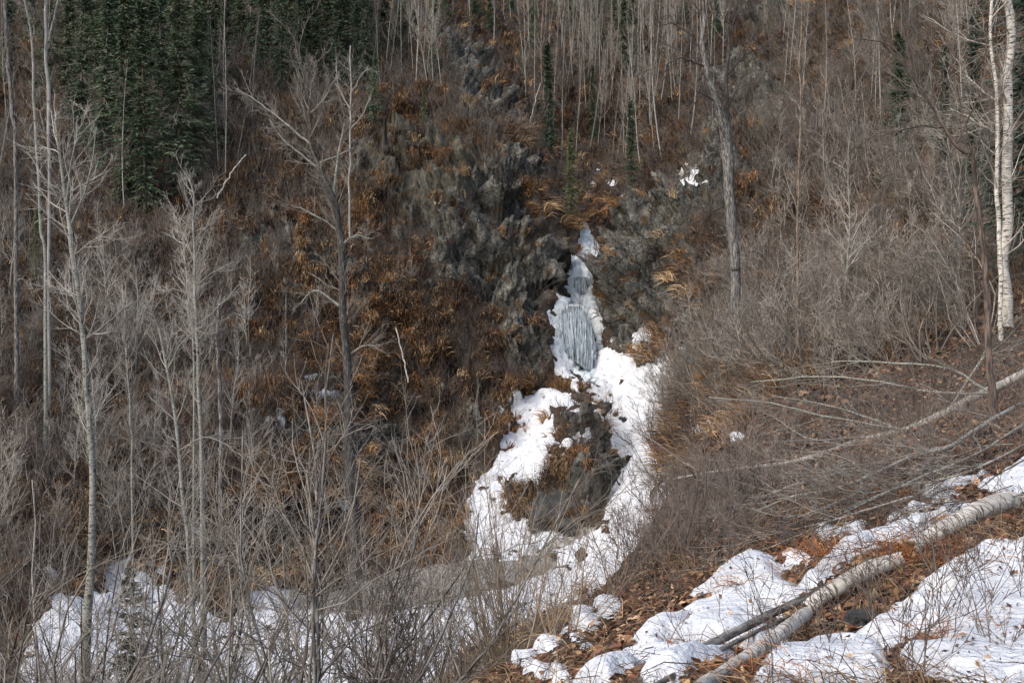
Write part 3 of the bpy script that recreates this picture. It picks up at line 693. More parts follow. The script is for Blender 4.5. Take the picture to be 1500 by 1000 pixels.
for p in scatter(82, [(-40,380),(330,360),(380,600),(330,830),(120,820),(-40,860)], 24, 70, NS, .7):
    (G_SH if rng.random() < .6 else B_SH).put(p, rng.uniform(.8, 1.4), 'leafless shrub on the shaded lower left hillside', 'shrubs on the lower left hillside')
for p in scatter(16, [(850,740),(1000,700),(1120,690),(1100,790),(960,850),(800,930),(760,940)], 8, 24, wn < 0, .5):
    B_SH.put(p, rng.uniform(.35, .6), 'small brown leafless shrub on the leaf covered bank above the stream', 'small brown shrubs on the near bank')
for p in scatter(30, [(640,230),(760,260),(840,320),(960,290),(1040,200),(1050,60),(650,40)], 60, 130, NS*(1-rock_all), 1.5):
    B_SH.put(p, rng.uniform(.9, 1.5), 'brown leafless shrub in the steep wooded gully above the falls', 'brown shrubs in the gully above the falls')
G_SH.finish(); B_SH.finish()

# thin pale birches of the stands up the slope
T_BI = Kind([make_tree('thin_birch', 'x', 'birch', 'g', 'bark_far', 'twig_grey', h_, r_*.62, 30, 7, .25, (.35, .8), .2, .016, .007, 5, .1, 2) for h_, r_ in ((13, .085), (15, .10), (11, .07), (14, .075), (12.5, .09))])
for p in scatter(165, [(640,0),(690,60),(800,230),(980,250),(1060,200),(1060,-60),(640,-60)], 66, 165, (PYV > -60)*NS*(1-.7*rock_all), .7):
    T_BI.put(p, rng.uniform(.75, 1.1), 'thin pale birch in the crowded stand above the falls', 'pale birches in the stand above the falls', tilt=(rng.normal()*.055, rng.normal()*.055))
for p in scatter(34, [(520,20),(660,20),(660,130),(560,150),(500,90)], 60, 150, NS, .5):
    T_BI.put(p, rng.uniform(.6, .9), 'thin pale birch among spruces on the crest of the bluff', 'pale birches on the crest of the bluff', tilt=(rng.normal()*.04, rng.normal()*.04))
for p in scatter(26, [(-30,60),(340,60),(420,160),(330,300),(120,330),(-30,320)], 50, 130, NS, 1.):
    T_BI.put(p, rng.uniform(.6, 1.0), 'thin grey birch among the dark spruces on the upper left', 'thin birches among the upper left spruces', tilt=(rng.normal()*.04, rng.normal()*.04))
for p in scatter(30, [(1060,-40),(1500,-40),(1500,160),(1300,230),(1120,180)], 40, 130, NS, 1.):
    T_BI.put(p, rng.uniform(.5, .85), 'thin birch in the brush high on the right hillside', 'thin birches high on the right hillside', tilt=(rng.normal()*.06, rng.normal()*.06))
T_BI.finish()
S_AS = Kind([make_tree('bare_sapling', 'x', 'sapling', 'g', 'bark_aspen', 'twig_pale', h_, r_, 20, 7, .25, (.4, .95), .34, .03, .006, 5, .10, 2) for h_, r_ in ((5.5, .05), (4.5, .04), (6.5, .055))])
for p in scatter(26, [(-20,420),(340,400),(420,560),(360,760),(0,800)], 26, 70, NS, 1.):
    S_AS.put(p, rng.uniform(.6, 1.1), 'young grey aspen without leaves on the left hillside', 'young aspens on the left hillside', tilt=(rng.normal()*.06, rng.normal()*.06))
for p in scatter(14, [(380,300),(560,230),(660,420),(600,620),(400,640)], 40, 90, NS, 2.):
    S_AS.put(p, rng.uniform(.35, .6), 'spindly leafless sapling growing from the bluff face', 'spindly saplings on the bluff face', tilt=(rng.normal()*.1, rng.normal()*.1))
for p in scatter(14, [(1120,200),(1420,200),(1420,420),(1250,470),(1100,420)], 26, 70, NS, 2.):
    S_AS.put(p, rng.uniform(.6, 1.0), 'grey sapling standing in the brush on the right slope', 'saplings on the right slope', tilt=(rng.normal()*.1, rng.normal()*.1))
S_AS.finish()

def make_spruce(h, w, seed_col, ts=1., m=13, dens=6):
    o = thing('spruce', 'x', 'spruce', (0, 0, 0), 'g')
    P, R = grow(np.array([[0, 0, -.3]]), np.array([[0, 0, 1.]]), np.array([h+.3]), np.array([h*.011]), 14, .006, 0, .1)
    s = MB(); s.tubes(P, R, 6); obj('trunk', s.mesh('trunk'), M['bark_brown'], o)
    nw = int(h*dens); z = np.sort(rng.uniform(.04, .985, nw))*h
    k = 7; B = nw*k; zz = np.repeat(z, k)+rng.normal(size=B)*.22; a = rng.uniform(0, 6.283, B)
    f = np.clip(1-zz/h, 0, 1)
    ln = w*(.10+.9*f**.8)*rng.uniform(.3, 1.2, B)*(.55+.45*np.repeat(rng.random(nw), k))*(.75+.45*np.sin(a*2+z[0]*9+zz*1.1))
    d = np.stack([np.cos(a), np.sin(a), .2-.75*f], -1)
    st = np.stack([np.zeros(B), np.zeros(B), zz], -1)
    BP, BR = grow(st, d, ln, np.full(B, .012), 5, .05, .03, .4)
    c = MB()
    v, fcs, cols = [], [], []
    t = rng.uniform(.12, 1., (B, m)); x = t*5; i = np.minimum(x.astype(int), 4); fr = (x-i)[..., None]; b = np.arange(B)[:, None]
    p = (BP[b, i]*(1-fr)+BP[b, i+1]*fr).reshape(-1, 3); T = nrm(BP[b, i+1]-BP[b, i]).reshape(-1, 3)
    n = len(p); sgn = np.where(rng.random(n) < .5, -1, 1)[:, None]
    side = nrm(np.cross(T, np.array([0, 0, 1.])))*sgn
    dd = nrm(T*.75+side*rng.uniform(.3, 1.0, (n, 1))+np.array([0, 0, -.35])+rng.normal(size=(n, 3))*.22)
    L = rng.uniform(.16, .42, n)*np.clip(w/1.6, .55, 1.2)*ts; wv = nrm(np.cross(dd, rng.normal(size=(n, 3))))*(L*.11)[:, None]
    q = np.stack([p, p+dd*(L*.45)[:, None]+wv, p+dd*L[:, None], p+dd*(L*.45)[:, None]-wv], 1)
    base = np.array(lin(*seed_col)[:3])*rng.uniform(.6, 1.5, (n, 1))
    base = np.where(rng.random((n, 1)) < .12, np.array(lin(128, 122, 106)[:3])*.8, base)
    kk = (np.arange(n)*4)[:, None]
    c.add(q.reshape(-1, 3), [kk+np.array([[0, 1, 2, 3]])], col=np.repeat(np.concatenate([base, np.ones((n, 1))], 1)[:, None], 4, 1).reshape(-1, 4))
    obj('crown', c.mesh('crown', False), M['spruce'], o)
    nd = int(h*3); zd = rng.uniform(.06, .6, nd)*h; ad = rng.uniform(0, 6.283, nd)
    DP, DR = grow(np.stack([zd*0, zd*0, zd], -1), np.stack([np.cos(ad), np.sin(ad), rng.uniform(-.5, .1, nd)], -1), w*rng.uniform(.4, 1.15, nd), np.full(nd, .016), 5, .09, -.03, .3)
    dm = MB(); dm.tubes(P, R*.7, 3); dm.tubes(DP, DR); a_ = spawn(DP, DR, 5, .3, .95, (.4, 1.), .35, .7, .4, .08, .007); DP2, DR2 = grow(*a_, 3, .1, -.05, .5); dm.tubes(DP2, DR2); obj('dead_limbs', dm.mesh('dead_limbs'), M['twig_grey'], o)
    return o
SP_D = Kind([make_spruce(12, 1.9, (72, 90, 68), .72, 28, 6.5), make_spruce(12, 1.8, (78, 94, 68), .72, 26, 6), make_spruce(12, 2.9, (84, 96, 72), .72, 28, 6.5), make_spruce(12, 1.6, (68, 86, 66), .72, 26, 6)])
SP_S = Kind([make_spruce(4.5, .9, (76, 92, 70), .7, 24, 10), make_spruce(4.5, .75, (92, 100, 68), .7, 24, 10)])
def spruce(kind, px, py, h, lab, grp=None, k=None, dmin=3):
    p, d = hit(px, py, dmin); base = 12. if kind is SP_D else 4.5
    o = kind.put(p, h/base, lab, grp, k, tilt=(rng.normal()*.02, rng.normal()*.02))
    if not grp and 'group' in o: del o['group']
for x, y, h in [(118,205,12),(150,250,13),(186,300,14),(212,310,13),(240,240,13),(262,290,13),(288,262,12),(170,170,13),(300,180,12),(225,170,14),(140,150,12),(268,170,13),(128,120,13),(200,110,14),(262,110,12),(195,240,13),(165,215,13)]:
    spruce(SP_D, x, y, h, 'dense dark spruce in the large grove on the upper left slope', 'spruces of the upper left grove')
for x, y, h in [(386,110,9),(412,116,10),(440,125,8),(470,105,10),(498,112,10),(520,90,11),(455,70,11),(400,60,11),(350,70,10),(372,90,11),(425,80,12),(450,112,11),(484,118,12),(506,96,12),(534,70,10),(395,85,12),(538,138,9),(522,128,8),(500,134,9),(474,124,9),(442,136,8),(412,128,9)]:
    spruce(SP_D, x, y, h, 'dark spruce in the row along the crest left of the bluff top', 'spruces along the crest left of the bluff top')
for x, y, h in [(330,150,9),(312,215,9),(100,140,10),(345,40,12),(322,90,11),(108,60,12)]:
    spruce(SP_D, x, y, h, 'spruce standing apart at the margin of the large upper left grove', 'spruces at the margin of the upper left grove')
for x, y, h in [(20,120,11),(70,140,10),(45,60,12)]:
    spruce(SP_D, x, y, h, 'dim spruce at the far left edge behind pale trunks', 'spruces at the far left edge')
for x, y, h in [(877,75,10),(932,112,9),(918,105,9),(715,45,8),(835,55,9),(1005,40,9),(780,70,8),(960,35,9),(900,40,10),(748,20,9),(812,15,9),(1050,60,9),(690,30,8),(868,20,11)]:
    spruce(SP_D, x, y, h, 'slim spruce scattered among the pale birches high above the falls', 'slim spruces among the far birches')
spruce(SP_S, 545, 184, 5., 'small dark rounded spruce beside the pale rock face on the bluff', None, 0)
spruce(SP_S, 626, 196, 3.2, 'little olive spruce growing on the rocks below the crest', None, 1)
spruce(SP_D, 634, 112, 7, 'yellow green slender spruce standing at the right end of the crest', None, 1)
for x, y, h in [(546,95,9),(562,70,10),(590,78,8),(606,60,8),(650,30,8)]:
    spruce(SP_D, x, y, h, 'spruce of middling height among the pale birches on the crest of the bluff', 'spruces among the crest birches')
spruce(SP_S, 578, 90, 5.5, 'dark spruce standing alone in the middle of the crest', None, 0)
spruce(SP_D, 870, 207, 7.5, 'dark spruce in the middle of the gully above the snow patches', None, 1)
spruce(SP_D, 790, 232, 8, 'narrow dark spruce right beside the leaning white birch', None, 0)
spruce(SP_S, 826, 325, 6.2, 'narrow black green spruce just above the top of the falls', None, 1)
spruce(SP_S, 938, 275, 6.2, 'dark green spruce left of the snowy rock ridge', None, 0)
spruce(SP_D, 1318, 290, 8, 'shaded spruce behind the tangled twigs left of the big birch', None, 0)
SP_N = Kind([make_spruce(13, 2.6, (58, 72, 60), .42, 40, 7)])
p, d = hit(1512, 430, 24); o = SP_N.put(p, 1., 'big dark spruce at the right edge behind the white birch')
if 'group' in o: del o['group']
spruce(SP_S, 52, 410, 4.2, 'olive spruce among bare saplings on the left hillside', None, 1)
p = P3(192, 1035, 16.)
o = Kind([make_spruce(2.1, .95, (70, 72, 58), .45, 26, 14)]).put(p, 1., 'small bushy spruce standing in front of the snow at bottom left')
if 'group' in o: del o['group']
for x, y, s_, lab in [(1428,345,.62,'shaded evergreen just left of the slim rusty birch'),(1392,300,.5,'dark evergreen deep in the brush left of the brown leaning tree')]:
    p, d = hit(x, y, 24); o = SP_N.put(p, s_, lab)
    if 'group' in o: del o['group']
SP_D.finish(); SP_S.finish()

# ---------------------------------------------------------------- single trees traced limb by limb
WSC = .40
def px_tube(path, d, K=8, n=None, wob=.7):
    """path of (x, y, width) in photo pixels at distance d (or a list of distances) -> centre line and radii in metres"""
    path = np.array(path, float); ds = np.full(len(path), d) if np.isscalar(d) else np.array(d, float)
    q = np.array([P3(x, y, k) for (x, y, _), k in zip(path, ds)]); r = path[:, 2]*ds/F*WSC
    n = n or max(10, int(np.linalg.norm(np.diff(q, axis=0), axis=1).sum()/.22))
    n = min(n, 90); s = spline(np.concatenate([q, r[:, None]], 1), n)
    P, R = s[:, :3], np.maximum(s[:, 3], .004)
    tt = np.linspace(0, 9, n)+rng.uniform(0, 99)
    P = P+np.stack([perlin(np.stack([tt, tt*0, tt*0+k*9.], -1)) for k in range(3)], -1)*np.maximum(R, .0026*P[:, 1])[:, None]*wob
    return P[None], (R*(1+.07*perlin(np.stack([tt*2, tt*0, tt*0], -1))))[None]
def crown_from(mb, P, R, dens, t0, lf, Ls, rmin, up=.06, n3_=6, n4=4, ang=(.5, 1.1), wob=.12, lmax=2.5):
    L = float(np.linalg.norm(np.diff(P[0], axis=0), axis=1).sum()); n = max(8, int(L*dens))
    mb.tubes(P, R*.6, 3)
    p, d, l, r = spawn(P, R, n, t0, .99, ang, 1., .55, 0, .2, rmin)
    l = np.clip(Ls*rng.uniform(.35, 1.45, len(p)), .15, lmax)
    P2, R2 = grow(p, d, l, np.minimum(r, np.maximum(l*.011, rmin*.8)), 7, wob, up, .35); mb.tubes(P2, R2, 4)
    a = spawn(P2, R2, n3_, .15, .98, (.35, .95), .48, .65, .5, .1, rmin*.72); P3_, R3 = grow(*a, 4, wob*1.2, up, .5); mb.tubes(P3_, R3)
    if n4:
        a = spawn(P3_, R3, n4, .2, .98, (.4, 1.0), .5, .7, .5, .08, rmin*.6); P4, R4 = grow(*a, 2, wob, up, .5); mb.tubes(P4, R4)
def traced(name, label, cat, trunk, d, limbs=(), bark='bark_aspen', twig='twig_pale', dens=3, t0=.3, Ls=.9, rmin=.005, n3_=6, n4=3, up=.07, ldens=5, to_ground=True, group=None, lang=(.4, 1.), K=9, bark2=None):
    if to_ground:
        x, y, w = trunk[0]; q = P3(x, y, d); g = ground(q[0], q[1])
        if q[2]-g > .35:
            py = CY-(g-.2-CAMZ)/d*F; trunk = [(x-(trunk[1][0]-x)*.2, py, w*1.2)]+list(trunk)
    P, R = px_tube(trunk, d)
    base = P[0, 0].copy(); o = thing(name, label, cat, base, group)
    if to_ground: R[0, :3] *= np.array([1.35, 1.15, 1.05])
    mb = MB(); mb.tubes(P-base, R, K); obj('trunk', mb.mesh('trunk'), M[bark], o)
    cr = MB(); 
    if dens: crown_from(cr, P-base, R, dens, t0, .3, Ls, rmin, up, n3_, n4, lang)
    for lm in limbs:
        j = d+rng.uniform(-.5, .5)*d*.03
        LP, LR = px_tube(lm, np.linspace(d, j, len(lm))); lb = MB(); lb.tubes(LP-base, LR, 6); obj('limb', lb.mesh('limb'), M[bark2 or bark], o)
        if ldens: crown_from(cr, LP-base, LR, ldens, .1, .3, Ls*.7, rmin, up, n3_, n4, lang)
    if cr.v: obj('twigs', cr.mesh('twigs'), M[twig], o)
    return o
traced('birch_tree', 'thick white birch trunk standing at the right edge of the picture', 'birch', [(1473,478,22),(1472,400,19),(1475,333,18),(1475,217,17),(1477,133,16),(1478,83,15),(1480,20,15),(1474,-10,14),(1468,-60,13),(1474,-200,10)], 22.5,
       [[(1476,20,6),(1470,0,5),(1455,-30,4),(1440,-70,3)]], 'bark_birch', 'twig_grey', 2.0, .3, 1.2, .006)
traced('birch_tree', 'slim rusty birch close to the left of the thick white birch', 'birch', [(1466,470,8),(1465,400,8),(1463,333,8),(1460,267,7.5),(1462,167,7),(1457,110,6),(1450,50,5.5),(1455,-30,5),(1458,-150,4)], 22.,
       [[(1460,147,4),(1448,140,3),(1430,125,2.5),(1415,110,2)],[(1460,195,4),(1440,185,3),(1415,170,2.5),(1393,160,2)]], 'bark_birch', 'twig_grey', 3, .25, 1.3, .006)
traced('leaning_tree', 'brown leaning tree with bare tangled crown and fallen trunk at its foot', 'tree', [(1458,613,15),(1452,570,14),(1448,533,13),(1446,440,12),(1442,380,10),(1436,327,9),(1428,270,8),(1424,225,7.5),(1407,222,6.5),(1383,187,6),(1366,157,5.5),(1347,130,5),(1318,90,4),(1290,60,3)], 12.6,
       [[(1430,283,4),(1432,250,3.5),(1415,190,3),(1400,120,2.5),(1390,60,2)],[(1366,157,4),(1340,120,3),(1310,70,2.5),(1250,55,2)],[(1383,187,3.5),(1350,185,3),(1310,193,2.5),(1270,205,2)],[(1347,130,3),(1330,60,2.5),(1335,0,2)],[(1400,215,3),(1440,120,2.5),(1445,40,2)],[(1447,400,2.5),(1420,360,2),(1400,330,1.6),(1395,300,1.2)]], 'bark_brown', 'twig_grey', 3, .45, .8, .0035, 6, 4, bark2='bark_brown')
traced('dead_tree', 'grey dead tree with forked top and drooping twigs above the thicket', 'dead tree', [(1078,405,18),(1077,390,18),(1073,333,19),(1068,283,19),(1066,233,22),(1062,190,22),(1050,150,15),(1037,110,11),(1029,67,9),(1032,27,7),(1030,-10,5)], 40.,
       [[(1063,190,13),(1064,150,9),(1064,110,7),(1068,67,5.5),(1066,40,3.5)],[(1029,80,4),(1010,50,3),(985,35,2.2),(960,40,1.5)],[(1034,100,4),(1000,85,3),(975,95,2)],[(1066,110,4),(1090,80,3),(1110,40,2)],[(1065,60,3.5),(1080,20,2.5),(1100,-10,2)],[(1052,152,4),(1030,140,3),(1012,160,2.5),(1006,200,2)],[(1058,180,5),(1050,190,4),(1058,205,3),(1062,225,3)],[(1062,170,4),(1075,140,3),(1085,120,2)],[(1062,300,3),(1040,310,2.5),(1020,300,2)]], 'bark_grey', 'twig_dark', 1.6, .4, 1.5, .010, 7, 4, up=-.03, ldens=4, bark2='bark_dark')
traced('orange_birch', 'thin tan trunk rising straight from the thicket beside the dead tree', 'tree', [(1168,345,4.5),(1169,300,4.5),(1171,233,4),(1173,157,3.5),(1172,80,3),(1175,0,2.5)], 33., (), 'bark_tan', 'twig_grey', 2.0, .2, .9, .006)
traced('dead_tree', 'dark snag on the bluff with many pale crooked upper limbs', 'dead tree', [(518,760,22),(515,700,21),(509,620,19),(509,520,16),(502,420,14),(497,340,13),(489,293,11),(470,250,8),(455,212,6),(453,150,4.5),(445,110,3),(436,60,2)], 37.,
       [[(489,293,7),(492,255,5),(498,215,4),(505,180,2.5)],[(455,212,4.5),(417,180,3.5),(383,153,2.5),(347,130,1.8)],[(453,150,3),(458,120,2.5),(463,87,1.8)],[(456,165,3),(475,145,2.5),(494,108,1.6)],[(470,250,4),(440,225,3),(415,205,2.5),(395,175,1.8)],[(465,240,4),(495,228,3),(520,215,2)],[(497,340,5),(470,320,3.5),(440,305,2.5),(420,300,2)],[(500,450,6),(480,435,5),(460,425,3.5),(440,445,2.5)],[(497,360,4),(520,345,3),(545,350,2)],[(508,520,4),(540,505,3),(560,515,2)]], 'bark_dark', 'twig_grey', 4, .06, 1.3, .0065, 7, 4, bark2='bark_aspen', ldens=7)
traced('bare_aspen', 'pale slender aspen with raised limbs just right of the dark snag', 'aspen', [(512,330,4),(512,260,3.6),(513,200,3.4),(514,133,3),(513,67,2)], 60.,
       [[(513,190,2.5),(530,170,2),(543,140,1.5)],[(513,160,2.5),(497,130,2),(492,95,1.4)],[(513,140,2),(530,110,1.6),(541,100,1.2)]], 'bark_far', 'twig_pale', 2.5, .3, .9, .007, 5, 2)
traced('bare_aspen', 'tall pale aspen with many short side twigs on the left', 'aspen', [(124,1030,19),(125,967,18),(128,900,17),(132,840,15),(136,700,12),(132,622,11),(125,550,10),(122,500,9.5),(117,443,9),(107,376,8.5),(102,333,8),(97,293,7),(88,233,5),(80,175,3)], 19.,
       [[(97,293,4),(104,240,3),(112,205,2.4),(113,170,1.6)],[(102,333,4),(125,280,3),(137,225,2.2),(141,185,1.4)],[(90,240,3),(72,228,2.4),(56,222,1.8)],[(117,443,3.5),(95,425,2.6),(70,420,2),(45,428,1.4)],[(107,376,3),(140,350,2.4),(165,348,1.6)],[(122,500,3.5),(160,470,2.6),(195,440,2)]], 'bark_aspen', 'twig_pale', 5, .35, .85, .0045, 5, 3)
traced('bare_aspen', 'slender aspen with a forked top left of the bluff', 'aspen', [(291,1020,9),(288,950,8.5),(280,867,8),(275,783,7.5),(268,733,7),(263,667,6.5),(256,610,6),(245,533,5.2),(230,477,4.2),(213,433,2.5)], 18.5,
       [[(246,540,4),(263,507,3.2),(280,490,2.6),(294,478,1.6)],[(247,535,3),(253,483,2.4),(243,443,1.6)],[(258,620,3.5),(272,580,2.6),(277,545,1.8)],[(262,660,3.5),(300,640,2.6),(340,655,1.8)]], 'bark_aspen', 'twig_pale', 5, .3, .8, .0045, 5, 3)
traced('bare_aspen', 'pale straight aspen left of the rusty slope, upper half only in view', 'aspen', [(296,690,7),(292,600,6.5),(289,520,6),(288,477,5.6),(286,430,5.4),(285,383,5),(284,333,4.4),(283,290,3),(280,262,2)], 30.,
       [[(287,420,3),(310,400,2.4),(340,385,1.8)],[(286,380,3),(300,340,2.2),(312,310,1.6)],[(287,440,2.6),(262,425,2),(238,425,1.5)],[(288,477,3),(320,450,2.4),(352,415,1.6)]], 'bark_aspen', 'twig_pale', 5, .2, .9, .006, 6, 3)
traced('bare_aspen', 'thin leaning aspen next to the pale straight aspen', 'aspen', [(283,520,3.6),(278,463,3.4),(273,400,3),(268,350,2.4),(262,320,1.6)], 31., (), 'bark_aspen', 'twig_pale', 4, .2, .8, .006, 5, 2)
traced('bare_sapling', 'thin sapling between the two left aspens', 'sapling', [(194,680,4),(193,633,4),(187,550,3.6),(183,483,3.2),(180,416,2)], 26., (), 'bark_aspen', 'twig_grey', 6, .15, .8, .005, 6, 2)
traced('dead_tree', 'short grey dead stem with drooping dark twigs on the left slope', 'dead tree', [(323,600,7),(322,567,7),(319,520,6),(318,490,5),(322,440,4),(325,410,2)], 42., [[(319,510,3),(335,515,2.5),(350,530,1.6)]], 'bark_grey', 'twig_dark', 4, .1, 1., .008, 6, 2, up=-.08)
traced('thin_birch', 'pale smooth trunk without low branches at the upper left', 'birch', [(66,390,6),(60,333,5.6),(55,240,5.2),(50,150,5),(47,57,4.5),(36,0,4),(28,-60,3)], 44., (), 'bark_aspen', 'twig_grey', 1.5, .5, .9, .008)
traced('thin_birch', 'pale forked birch second from the left at the top edge', 'birch', [(72,330,5.5),(72,200,6),(70,117,6),(67,50,6),(68,0,6),(69,-60,5)], 46., [[(71,60,4),(78,30,3.4),(85,0,3),(90,-40,2.6)]], 'bark_far', 'twig_grey', 1.5, .5, .9, .008)
traced('thin_birch', 'dark straight trunk in the top left corner', 'tree', [(23,240,7),(18,160,7),(13,100,7),(9,40,7),(6,-40,6)], 45., (), 'bark_grey', 'twig_grey', 1.5, .5, .9, .008)
traced('thin_birch', 'white birch leaning right above the gully', 'birch', [(766,216,2.2),(776,180,2.2),(785,145,2),(792,122,1.4)], 88., (), 'bark_birch', 'twig_grey', .8, .5, .6, .012, 3, 0)
traced('bare_aspen', 'thick grey trunk rising behind the forked left aspen', 'aspen', [(299,760,8),(297,690,8),(294,620,7),(290,560,5)], 33., (), 'bark_grey', 'twig_grey', 5, .1, 1., .006)
traced('bare_sapling', 'thin bare pole standing on the rusty slope', 'sapling', [(419,550,2.6),(419,500,2.4),(419,427,1.8)], 50., (), 'bark_grey', 'twig_grey', 1.5, .3, .4, .008, 3, 0)
traced('leaning_stick', 'bleached stick leaning over in the brush below the bluff', 'stick', [(598,560,2.6),(591,525,2.6),(580,480,2.2)], 52., (), 'bark_birch', 'twig_grey', 0, to_ground=False)
traced('fallen_pole', 'bleached pole lying across the top left edge of the bluff', 'pole', [(318,290,3),(338,255,2.6),(360,226,2)], 64., (), 'bark_birch', 'twig_grey', .6, .3, .4, .01, 3, 0, to_ground=False)
traced('dead_tree', 'gray snag leaning in the brush at the right of the hillside', 'dead tree', [(1405,360,4),(1407,310,4),(1395,240,4),(1372,180,3)], 26., (), 'bark_grey', 'twig_grey', 3, .2, 1., .006)
traced('fallen_pole', 'bleached fallen pole lying over the snowy rock ridge', 'pole', [(985,270,1.8),(1015,247,2.2),(1050,218,2)], 61., (), 'bark_grey', 'twig_grey', .3, .3, .4, .01, 3, 0, to_ground=False)

# fallen trees and limbs on the right
def fallen(name, label, path, dist, limbs=(), bark='bark_grey', twig='twig_grey', dens=3., Ls=1., rmin=.0032, cat='fallen tree', ldens=3, lang=(.3, .7)):
    if dist is None:
        h_ = [hit(x, y, 6)[1]*(.955-.02*i/len(path)) for i, (x, y, w) in enumerate(path)]
        dist = np.minimum(np.polyval(np.polyfit(range(len(h_)), h_, 2), range(len(h_))), np.array(h_)*.985)
    P, R = px_tube(path, dist); base = P[0, 0].copy(); o = thing(name, label, cat, base)
    mb = MB(); mb.tubes(P-base, R, 9)
    if cat == 'branch':
        bpy.data.objects.remove(o); crown_from(mb, P-base, R, dens, .2, .3, Ls, rmin, .02, 6, 3, lang)
        return tag(obj(name, mb.mesh(name), M[bark], None, Vector([float(x) for x in base])), label, cat)
    obj('trunk', mb.mesh('trunk'), M[bark], o); cr = MB()
    if dens: crown_from(cr, P-base, R, dens, .25, .3, Ls, rmin, .02, 6, 3, lang)
    for lm, ds in limbs:
        LP, LR = px_tube(lm, ds); lb = MB(); lb.tubes(LP-base, LR, 6); obj('limb', lb.mesh('limb'), M['bark_aspen'], o)
        if ldens: crown_from(cr, LP-base, LR, ldens, .1, .3, Ls*.7, rmin, .02, 6, 3, lang)
    if cr.v: obj('twigs', cr.mesh('twigs'), M[twig], o)
    return o
fallen('fallen_tree', 'long pale fallen tree slanting down from the right edge behind the brown trunk',
       [(1560,515,18),(1500,549,17),(1467,563,16),(1417,587,15),(1367,613,15),(1327,630,14),(1283,640,13),(1247,650,12),(1197,667,11),(1150,678,8.5),(1100,684,7),(1050,690,5),(985,703,3)], np.linspace(13.4, 14.9, 13),
       [([(1327,630,5),(1290,623,4),(1200,608,3.4),(1130,590,3),(1040,582,2)], [13.9, 14.2, 14.6, 15, 15.3]), ([(1445,576,6),(1360,573,4.5),(1277,557,4),(1217,552,3.5),(1167,553,3),(1100,560,2)], [13.4, 13.6, 13.9, 14.2, 14.5, 14.8]),
        ([(1447,572,6),(1390,540,4.5),(1310,531,4),(1217,529,3)], [13.4, 13.7, 14, 14.4]), ([(1325,630,4.5),(1267,610,4),(1200,590,3),(1130,580,2)], [14, 14.4, 14.8, 15]), ([(1240,652,4),(1180,640,3),(1140,615,2),(1110,600,1.5)], [14.5, 14.7, 15, 15.2])], 'bark_far', 'twig_grey', 2, 1.2)
fallen('fallen_tree', 'thinner fallen limb lying below the long pale fallen tree',
       [(1550,565,9),(1500,590,8.5),(1473,603,8),(1433,627,8),(1393,653,7.5),(1327,672,6.5),(1273,697,6),(1217,717,5.5),(1160,727,4.5),(1110,748,3)], None,
       [([(1393,653,4),(1340,690,3.5),(1290,715,3),(1225,752,2)], [11.9, 11.5, 11.2, 10.6]), ([(1433,627,4),(1400,670,3.4),(1350,715,3),(1290,760,2)], [11.4, 10.9, 10.5, 10.2]), ([(1217,717,3),(1150,700,2.6),(1080,700,2),(1040,720,1.4)], [12.4, 12.7, 13, 13.2])], 'bark_far', 'twig_grey', 2.5, 1.)
for lab, pth, ds in [('grey fallen branch under the two fallen trees, ending near the snow', [(1500,620,6),(1440,660,5.5),(1370,690,5),(1290,725,4),(1200,770,3),(1130,800,2)], None),
                     ('arched fallen branch lowest in the pile at the right edge', [(1520,640,5),(1460,672,4.5),(1390,700,4),(1320,712,3.4),(1250,740,2.5)], None),
                     ('dark thin branch reaching left from the pile over the brown bank', [(1240,690,5),(1150,715,4.4),(1080,745,4),(1020,765,3),(940,800,2)], None),
                     ('grey fallen limb in the brush left of the long fallen tree', [(1130,745,4),(1080,720,3.5),(1010,700,3),(930,690,2)], None),
                     ('dark broken pole slanting behind the fallen trees', [(1390,600,4),(1435,530,3.6),(1440,525,3.4)], [14.5, 14.6, 14.6])]:
    fallen('fallen_branch', lab, pth, ds, (), 'bark_aspen', 'twig_grey', 2.5, .9, cat='branch')

for i in range(22):
    x0, y0 = rng.uniform(1290, 1540), rng.uniform(590, 735); y0 = max(y0, 760-.62*(x0-1230)); L_ = rng.uniform(90, 260); s_ = rng.uniform(-.05, .75); w0 = rng.uniform(2, 4.5)
    pth = [(x0-L_*k, y0+L_*s_*k-30*k*(1-k)*rng.uniform(-1, 1), w0*(1-.7*k)) for k in (0, .33, .66, 1)]
    o = fallen('fallen_branch', 'thin bare branch lying in the heap of fallen limbs at the right', pth, None, (), ['bark_grey', 'bark_brown', 'twig_dark', 'bark_far'][i % 4], 'twig_grey', 2.5, .6, cat='branch'); o['group'] = 'thin branches heaped among the fallen trees'
